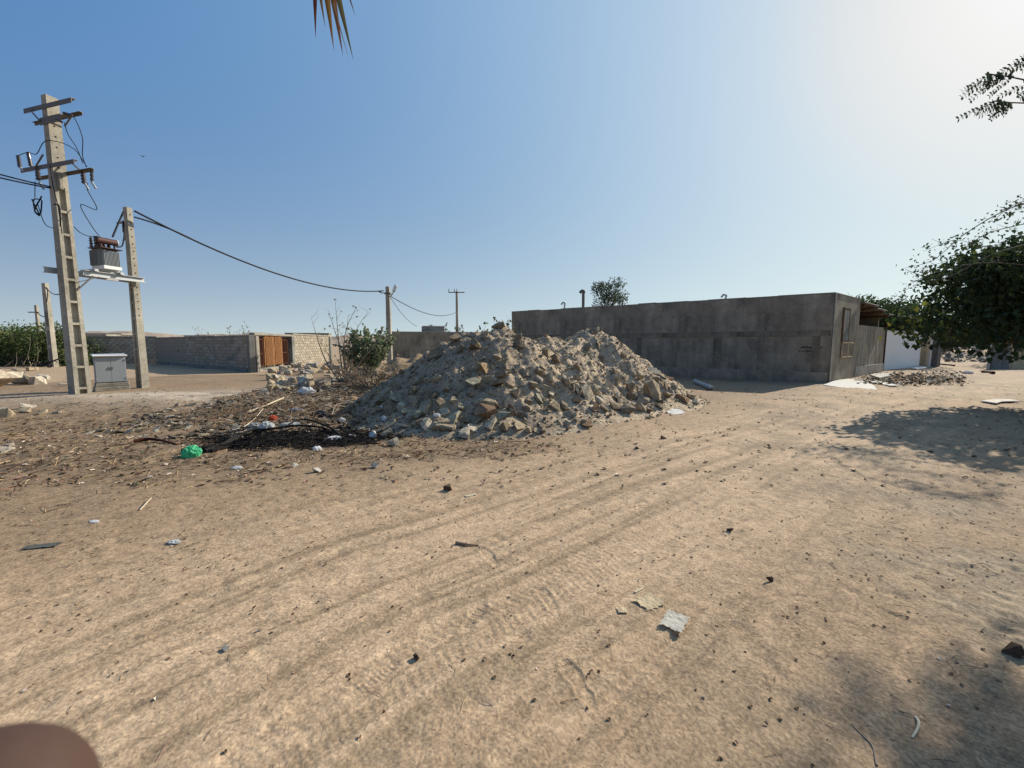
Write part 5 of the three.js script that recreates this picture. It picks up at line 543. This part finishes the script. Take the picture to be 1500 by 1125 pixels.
// white boards by the house corner and on the road
function board(label, pts, th, mat) { const w = pts.map(([a, b]) => G(a, b)), c = w.reduce((s, p) => [s[0] + p[0] / w.length, s[1] + p[1] / w.length], [0, 0]), sh = new THREE.Shape(w.map(([x, d]) => new THREE.Vector2(x - c[0], d - c[1]))), g = new THREE.ExtrudeGeometry(sh, { depth: th, bevelEnabled: true, bevelSize: 0.008, bevelThickness: 0.006, bevelSegments: 1 }); g.rotateX(-Math.PI / 2); const o = single('broken_board', label, 'board', boxUV(g.index ? g.toNonIndexed() : g), mat); o.position.copy(V(c[0], gh(...c) + 0.03, c[1])); return o; }
board('large white broken board lying at the corner of the cement house', [[1206, 565], [1224, 558], [1242, 556], [1262, 558], [1280, 566], [1284, 572], [1256, 572.5], [1226, 568]], 0.015, boardMat); board('long white board strip between the house corner and the debris', [[1254, 556], [1276, 556], [1300, 562], [1318, 566], [1304, 566], [1278, 561]], 0.015, boardMat); board('white plaster sheet under the yard wall', [[1274, 552], [1296, 549], [1310, 552], [1288, 557]], 0.05, plasterMat); board('white angular sheet lying at the edge of the tree shadow', [[1436, 590], [1456, 587.5], [1478, 587.5], [1494, 590], [1466, 591], [1459, 593.5]], 0.015, boardMat); board('white flat sheet by the broad grey pier', [[1333, 541], [1350, 538], [1358, 540], [1344, 543]], 0.05, boardMat);
// debris bank of dead leaves and broken bits before the white wall
{
  const o = new THREE.Object3D(), c = new THREE.Color(), n = 2600, g = plates[0], im = new THREE.InstancedMesh(g, stoneMat([0.3, 0.27, 0.23]), n); for (let i = 0; i < n; i++) { const t = R(), p = G(lerp(1268, 1405, R()), lerp(543, 565, Math.sqrt(R()) * 0.5 + t * 0.5)), s = 0.04 + 0.17 * R() ** 3.5; o.position.copy(V(p[0] + rr(-0.5, 0.5), gh(...p) + rr(0, 0.08), p[1] + rr(-0.4, 0.4))); o.rotation.set(rr(-0.7, 0.7), rr(0, 6), rr(-0.7, 0.7)); o.scale.set(s, s * 0.5, s); o.updateMatrix(); im.setMatrixAt(i, o.matrix); const k = R(); im.setColorAt(i, k < 0.5 ? c.setRGB(0.75 * rr(0.6, 1.2), 0.5, 0.34) : k < 0.72 ? c.setRGB(1.0, 0.92, 0.8) : c.setRGB(2.2, 2.15, 2.05)); } im.name = 'leaf_debris'; shade(im); tagged(im, 'scattered dead leaves and broken white bits in front of the white wall', 'debris', undefined, 'stuff'); scene.add(im);
}
// burnt and dry sticks
function stick(label, pts, r0, r1, m, lift = [], nm = 'stick') { const p = curve(pts.map(([a, b], i) => { const [x, d] = hit(a, b); return V(x, surf(x, d) + (lift[i] ?? 0.02), d); }), 26); return single(nm, label, nm === 'stick' ? 'stick' : 'branch', tube(p, r0, r1, 7), m); }
stick('long charred palm branch arching over the burnt patch', [[300, 664], [340, 650], [365, 636], [395, 636], [430, 634], [470, 634], [505, 645]], (t) => 0.034 * (1 - 0.5 * t) * (1 + 0.35 * n2(t * 14, 2)), 0, M.char, [0.03, 0.04, 0.05, 0.09, 0.13, 0.1, 0.03], 'burnt_branch');
stick('charred branch lying low along the front of the burnt patch', [[310, 663], [350, 655], [400, 651]], 0.03, 0.015, M.char, [0.03, 0.03, 0.02], 'burnt_branch'); stick('thick charred branch behind the green bag', [[266, 664], [290, 661], [318, 658], [345, 645]], 0.035, 0.03, M.char, [0.03, 0.04, 0.04, 0.06], 'burnt_branch'); stick('thin burnt branch from the heap to the bags', [[505, 646], [480, 634], [440, 630], [400, 640]], 0.02, 0.012, M.char, [0.02, 0.12, 0.2, 0.03], 'burnt_branch');
stick('dark curved palm stalk alone on the dry litter', [[196, 650], [215, 648], [232, 648], [260, 652]], 0.035, 0.012, M.woodDark, [0.03, 0.05, 0.04, 0.01], 'burnt_branch'); stick('pale straight cane slanting across the litter', [[362, 606], [390, 597], [416, 588]], 0.02, 0.015, M.paleStick, [0.03, 0.06, 0.1]); stick('thin pale cane standing out of the litter', [[356, 628], [372, 618], [386, 606]], 0.009, 0.006, M.paleStick, [0.02, 0.05, 0.12]); stick('grey-brown twig curling behind the black bag', [[486, 612], [494, 602], [508, 597]], 0.014, 0.008, M.twig, [0.05, 0.15, 0.12]);
stick('short brown stick lying on the smooth wheel track', [[668, 797], [682, 799], [701, 800]], 0.014, 0.006, S([0.3, 0.21, 0.14], { bumpMap: grainBump, bumpScale: 0.01 }), [0.008, 0.01, 0.006]); stick('bent grey twig in the bottom shadow on the road', [[1341, 1052], [1345, 1064], [1343, 1072], [1336, 1082]], 0.006, 0.004, M.paleStick, [0.004, 0.012, 0.008, 0.003]); stick('long thin dark root lying in the bottom shadow', [[1246, 1063], [1262, 1078], [1276, 1095], [1284, 1124]], 0.003, 0.004, M.twig, [0.003, 0.005, 0.004, 0.004]); stick('thin straw stalk on the litter edge', [[205, 748], [222, 734]], 0.005, 0.004, M.paleStick, [0.006, 0.03]); stick('small pale twig beside the yellowed paper scrap', [[930, 869], [941, 864]], 0.007, 0.006, M.paleStick, [0.006, 0.006]); stick('plank lying across the far end of the road', [[1372, 534], [1398, 536.5]], 0.07, 0.06, M.woodDark, [0.06, 0.06]); stick('dark plank on the road before the ochre wall', [[1440, 546], [1455, 548]], 0.09, 0.08, M.woodDark, [0.07, 0.07]); stick('grey pipe lying at the foot of the dark house wall', [[1018, 562], [1042, 572]], 0.09, 0.08, M.galv, [0.09, 0.09]);
// uncountable small litter
function scatter(name, label, cat, geo, mat, n, place, tint) { const im = new THREE.InstancedMesh(geo, mat, n), o = new THREE.Object3D(), c = new THREE.Color(); let i = 0, tries = 0; while (i < n && tries++ < n * 40) { const p = place(); if (!p) continue; const [x, d, s, sc, flat, lift] = p; o.position.copy(V(x, surf(x, d) + s * (lift ?? 0.1) + relief(x, d, Math.hypot(x, d))[0] * (mh(x, d) > gh(x, d) ? 0 : 1), d)); o.rotation.set(rr(-flat, flat), rr(0, 6.28), rr(-flat, flat)); o.scale.set(s * sc[0], s * sc[1], s * sc[2]); o.updateMatrix(); im.setMatrixAt(i, o.matrix); im.setColorAt(i, c.setRGB(...tint())); i++; } im.count = i; im.name = name; shade(im); tagged(im, label, cat, undefined, 'stuff'); scene.add(im); }
const inView = (dmin, dmax) => { const d = dmin * Math.pow(dmax / dmin, Math.sqrt(R())), x = rr(-1.3, 1.3) * d; return [x, d]; };
scatter('gravel', 'small pebbles and clods scattered over the dirt ground', 'gravel', pebbles[1], stoneMat([0.36, 0.28, 0.195]), 4200, () => { const [x, d] = inView(1.3, 16), [, sm] = trackAt(x, d); if (R() < sm * 0.9) return null; const dens = 0.25 + litterAt(x, d) + 0.5 * greyAt(x, d); if (R() > dens) return null; const s = 0.0035 + (R() < 0.01 ? 0.014 * R() : 0.009 * R() ** 3) + (d > 4.5 ? 0.02 * R() ** 5 : 0); return [x, d, s, [1, rr(0.5, 0.9), rr(0.7, 1.2)], 1, 0.15]; }, () => { const k = R(); return k < 0.06 ? [0.35, 0.27, 0.2] : k < 0.85 ? [rr(0.8, 1.2), rr(0.8, 1.1), rr(0.75, 1)] : [1.7, 1.75, 1.7]; });
const stalk = (() => { const p = curve([new THREE.Vector3(-0.5, 0, 0), new THREE.Vector3(-0.1, 0.05, 0.05), new THREE.Vector3(0.2, 0.02, -0.05), new THREE.Vector3(0.5, 0.01, 0.02)], 5); return tube(p, 0.028, 0.016, 4, false); })();
scatter('dry_twigs', 'dry straw and twig fragments strewn over the ground', 'twigs', stalk, S([0.34, 0.26, 0.17]), 11000, () => { const [x, d] = inView(1.3, 14), dens = 0.03 + 1.2 * litterAt(x, d) + 0.05 * greyAt(x, d), [, sm] = trackAt(x, d); if (R() > dens * (1 - 0.9 * sm)) return null; const s = 0.03 + 0.2 * R() ** 2.5 * (litterAt(x, d) > 0.4 ? 1.2 : 0.4); return [x, d, s, [1, rr(0.4, 0.7), rr(0.4, 0.7)], 0.12, 0.03]; }, () => { const k = R(); return k < 0.45 ? [0.3, 0.24, 0.2] : k < 0.85 ? [rr(0.7, 1.1), rr(0.65, 1), rr(0.6, 0.95)] : [1.7, 1.6, 1.35]; });
const chip = (() => { const l = new Leaves(); l.add(new THREE.Vector3(-0.5, 0, 0), new THREE.Vector3(1, 0.1, 0), new THREE.Vector3(0, 1, 0), 1, 0.8, [1, 1, 1], 'oval', 0.5); const g = l.build(); g.deleteAttribute('color'); return g; })();
scatter('leaf_litter', 'dead leaves and paper flecks lying on the dry ground', 'leaf litter', chip, S([0.3, 0.22, 0.15], { roughness: 0.95 }), 8500, () => { const [x, d] = inView(1.4, 15), dens = litterAt(x, d) < 0.12 ? 0.001 : 1.1 * litterAt(x, d), [, sm] = trackAt(x, d); if (R() > dens * (1 - 0.9 * sm)) return null; const s = 0.015 + 0.06 * R() ** 2.5; return [x, d, d < 4.4 ? Math.min(s, 0.022) : s, [1, 1, 1], 0.35, 0.08]; }, () => { const k = R(); return k < 0.55 ? [0.4, 0.33, 0.27] : k < 0.93 ? [rr(0.8, 1.2), rr(0.8, 1.1), 0.9] : [2.3, 2.5, 2.8]; });
scatter('burnt_twigs', 'mat of charred sticks and ash on the burnt patch', 'burnt twigs', stalk, M.char, 2600, () => { const x = rr(-6, -1.4), d = rr(5.5, 8.2); if (R() > burnAt(x, d)) return null; return [x, d, rr(0.08, 0.45), [1, rr(0.3, 0.8), rr(0.3, 0.7)], 0.3, 0.04]; }, () => { const k = rr(0.5, 1.6); return [k, k, k]; });
scatter('brush_debris', 'brown brush, rags and broken scraps heaped left of the rubble', 'debris', stalk, S([0.24, 0.17, 0.11]), 2600, () => { const x = rr(-8, -2.3), d = rr(7.4, 15); if (mh(x, d) > gh(x, d) + 0.05 || Math.hypot((x + 4.7) / 3, (d - 11.2) / 3.6) + 0.3 * n2(x, d) > 1) return null; return [x, d, rr(0.1, 0.5), [1, rr(0.2, 0.6), rr(0.2, 0.6)], 0.5, rr(0, 0.2)]; }, () => { const k = rr(0.4, 1.5); return [k, k * rr(0.9, 1), k * 0.9]; });
scatter('scrap_litter', 'pale plastic scraps, chips and stones among the brush left of the heap', 'litter', plates[1], stoneMat([0.42, 0.37, 0.3]), 5200, () => { const x = rr(-8.5, -2.2), d = rr(6.6, 15); if (mh(x, d) > gh(x, d) + 0.05 || Math.hypot((x + 5) / 3.2, (d - 10.6) / 4) + 0.3 * n2(x, d) > 1) return null; return [x, d, 0.025 + 0.19 * R() ** 3, [1, rr(0.3, 1), rr(0.6, 1)], 0.5, 0.12]; }, () => { const k = R() < 0.22 ? rr(1.2, 1.7) : rr(0.2, 0.8); return [k, k * 0.98, k * 0.94]; });
// ---------- bird ----------
{ const p = At(209, 229, 60), o = thing('bird', 'tiny dark bird gliding in the open sky right of the tall pole', 'bird', p, 0.4), b = new THREE.SphereGeometry(0.5, 14, 10), q = b.attributes.position; for (let i = 0; i < q.count; i++) { const z = q.getZ(i), k = 1 - 0.5 * Math.abs(z); q.setXYZ(i, q.getX(i) * 0.14 * k, q.getY(i) * 0.13 * k, z * 0.42); } b.computeVertexNormals(); mesh('body', b, M.char, o); for (const s of [-1, 1]) { const w = new THREE.BufferGeometry(), v = [[0.03, 0, -0.08], [0.22, 0.1, -0.1], [0.46, 0.04, 0.02], [0.24, 0.08, 0.06], [0.03, 0, 0.08]].map(([x, y, z]) => [x * s, y, z]); w.setAttribute('position', new THREE.Float32BufferAttribute([v[0], v[1], v[4], v[1], v[3], v[4], v[1], v[2], v[3]].flat(), 3)); w.computeVertexNormals(); mesh('wing', w, M.char, o); } const t = new THREE.ConeGeometry(0.06, 0.16, 6).rotateX(-Math.PI / 2); t.scale(1, 0.25, 1); t.translate(0, 0, 0.24); mesh('tail', t, M.char, o); }
// ---------- the photographer's hand: one fingertip in front of the lens ----------
{
  const c = Math.cos(PITCH), s = Math.sin(PITCH), cam = (x, y, z) => new THREE.Vector3(x, y * c - z * s, -(y * s + z * c)).add(new THREE.Vector3(0, EYE, 0));   // right, up, ahead of the lens, metres
  const k = (px, py, z) => cam((px - 750) / FPX * z, -(py - 562.5) / FPX * z, z), tip = k(-62, 1252, 0.031);
  const bones = [], add = (a, b, r0, r1) => bones.push([a, b, r0, r1]);
  const f1 = tip.clone(), f2 = f1.clone().add(new THREE.Vector3(-0.014, -0.02, 0.003)), f3 = f2.clone().add(new THREE.Vector3(-0.016, -0.02, 0.008)), kn = f3.clone().add(new THREE.Vector3(-0.026, -0.03, 0.02));
  add(f1, f2, 0.0078, 0.0086); add(f2, f3, 0.0088, 0.0092); add(f3, kn, 0.0094, 0.0112);
  const wrist = kn.clone().add(new THREE.Vector3(-0.03, -0.08, 0.05)), elbow = wrist.clone().add(new THREE.Vector3(-0.02, -0.2, 0.14));
  for (let i = 0; i < 4; i++) { const q = kn.clone().add(new THREE.Vector3(-0.006 * i, -0.016 * i, -0.004 * i)); add(q, wrist, 0.0125, 0.02); if (i) { const L = [0, 0.046, 0.043, 0.034][i], a = q.clone().add(new THREE.Vector3(0.6 * L, 0.3 * L, -0.75 * L)), b = a.clone().add(new THREE.Vector3(0.5 * L, -0.35 * L, -0.1 * L)), e = b.clone().add(new THREE.Vector3(0.05 * L, -0.5 * L, 0.3 * L)); add(q, a, 0.0105, 0.0095); add(a, b, 0.0093, 0.0086); add(b, e, 0.0085, 0.0075); } }
  const tb = wrist.clone().add(new THREE.Vector3(0.02, 0.03, 0.0)), t1 = tb.clone().add(new THREE.Vector3(0.03, 0.02, 0.0)), t2 = t1.clone().add(new THREE.Vector3(0.026, 0.008, -0.014)); add(wrist, tb, 0.018, 0.014); add(tb, t1, 0.013, 0.011); add(t1, t2, 0.0105, 0.009); add(wrist, elbow, 0.024, 0.036);
  const flesh = (bones, N) => {
  const lo = new THREE.Vector3(1e9, 1e9, 1e9), hi = lo.clone().negate(); for (const [a, b, p, q] of bones) for (const [v, r] of [[a, p], [b, q]]) { lo.min(v.clone().addScalar(-r - 0.006)); hi.max(v.clone().addScalar(r + 0.006)); }
  const ext = Math.max(hi.x - lo.x, hi.y - lo.y, hi.z - lo.z), mid = lo.clone().add(hi).multiplyScalar(0.5), mc = new MarchingCubes(N, new THREE.MeshStandardMaterial(), false, false, 200000), p = new THREE.Vector3(), ab = new THREE.Vector3(), ap = new THREE.Vector3(); mc.isolation = 0;
  for (let z = 0; z < N; z++) for (let y = 0; y < N; y++) for (let x = 0; x < N; x++) { p.set((x - N / 2) / (N / 2), (y - N / 2) / (N / 2), (z - N / 2) / (N / 2)).multiplyScalar(ext / 2 * 1.04).add(mid); let acc = 0; const K = 420; for (const [a, b, r0, r1] of bones) { ab.subVectors(b, a); ap.subVectors(p, a); const t = clamp(ap.dot(ab) / ab.lengthSq()), dd = ap.addScaledVector(ab, -t).length() - lerp(r0, r1, t); if (dd < 0.03) acc += Math.exp(-K * dd); } mc.field[z * N * N + y * N + x] = acc > 1e-9 ? Math.log(acc) / K : -0.03; }
  mc.update(); const cnt = mc.count, g = new THREE.BufferGeometry(); g.setAttribute('position', new THREE.BufferAttribute(mc.positionArray.slice(0, cnt * 3), 3)); const pa = g.attributes.position; for (let i = 0; i < cnt; i++) pa.setXYZ(i, pa.getX(i) * ext / 2 * 1.04 + mid.x, pa.getY(i) * ext / 2 * 1.04 + mid.y, pa.getZ(i) * ext / 2 * 1.04 + mid.z); const w = mergeVertices(g, 1e-6); w.computeVertexNormals(); return w; };
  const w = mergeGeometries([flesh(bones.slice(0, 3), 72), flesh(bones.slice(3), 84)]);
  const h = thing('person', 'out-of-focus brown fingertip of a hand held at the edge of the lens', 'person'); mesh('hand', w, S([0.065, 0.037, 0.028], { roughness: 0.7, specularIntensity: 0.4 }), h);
  const ph = thing('unseen_phone', 'unseen phone in the hand, added behind the lens to shade the fingertip', 'phone', cam(-0.052, -0.018, -0.009)); ph.rotation.x = -PITCH; mesh('body', bbox(0.158, 0.076, 0.008, 0.002), S([0.03, 0.03, 0.032], { roughness: 0.4 }), ph); mesh('camera_ring', new THREE.TorusGeometry(0.0085, 0.001, 8, 24).translate(0.052, 0.018, -0.0042), M.galv, ph);  // unseen phone body, added to keep light off the fingertip
}
// pale rubble bank and low heaps far down the road
{
  const o = new THREE.Object3D(), c = new THREE.Color(), n = 700, im = new THREE.InstancedMesh(blocks[1], stoneMat([0.42, 0.38, 0.32]), n);
  for (let i = 0; i < n; i++) { const x = 44.5 + (R() + R() - 1) * 8, d = 39 + (R() + R() - 1) * 5, s = 0.12 + 0.5 * R() ** 3; o.position.copy(V(x, gh(x, d) + s * 0.1, d)); o.rotation.set(rr(-1, 1), rr(0, 6), rr(-1, 1)); o.scale.set(s, s * 0.6, s); o.updateMatrix(); im.setMatrixAt(i, o.matrix); const k = R() < 0.3 ? rr(1.2, 1.7) : rr(0.4, 1); im.setColorAt(i, c.setRGB(k, k, k)); }
  im.name = 'roadside_rubble'; shade(im); tagged(im, 'pale rubble strewn over the low bank far down the road', 'rubble', undefined, 'stuff'); scene.add(im);
}
renderer.render(scene, camera);
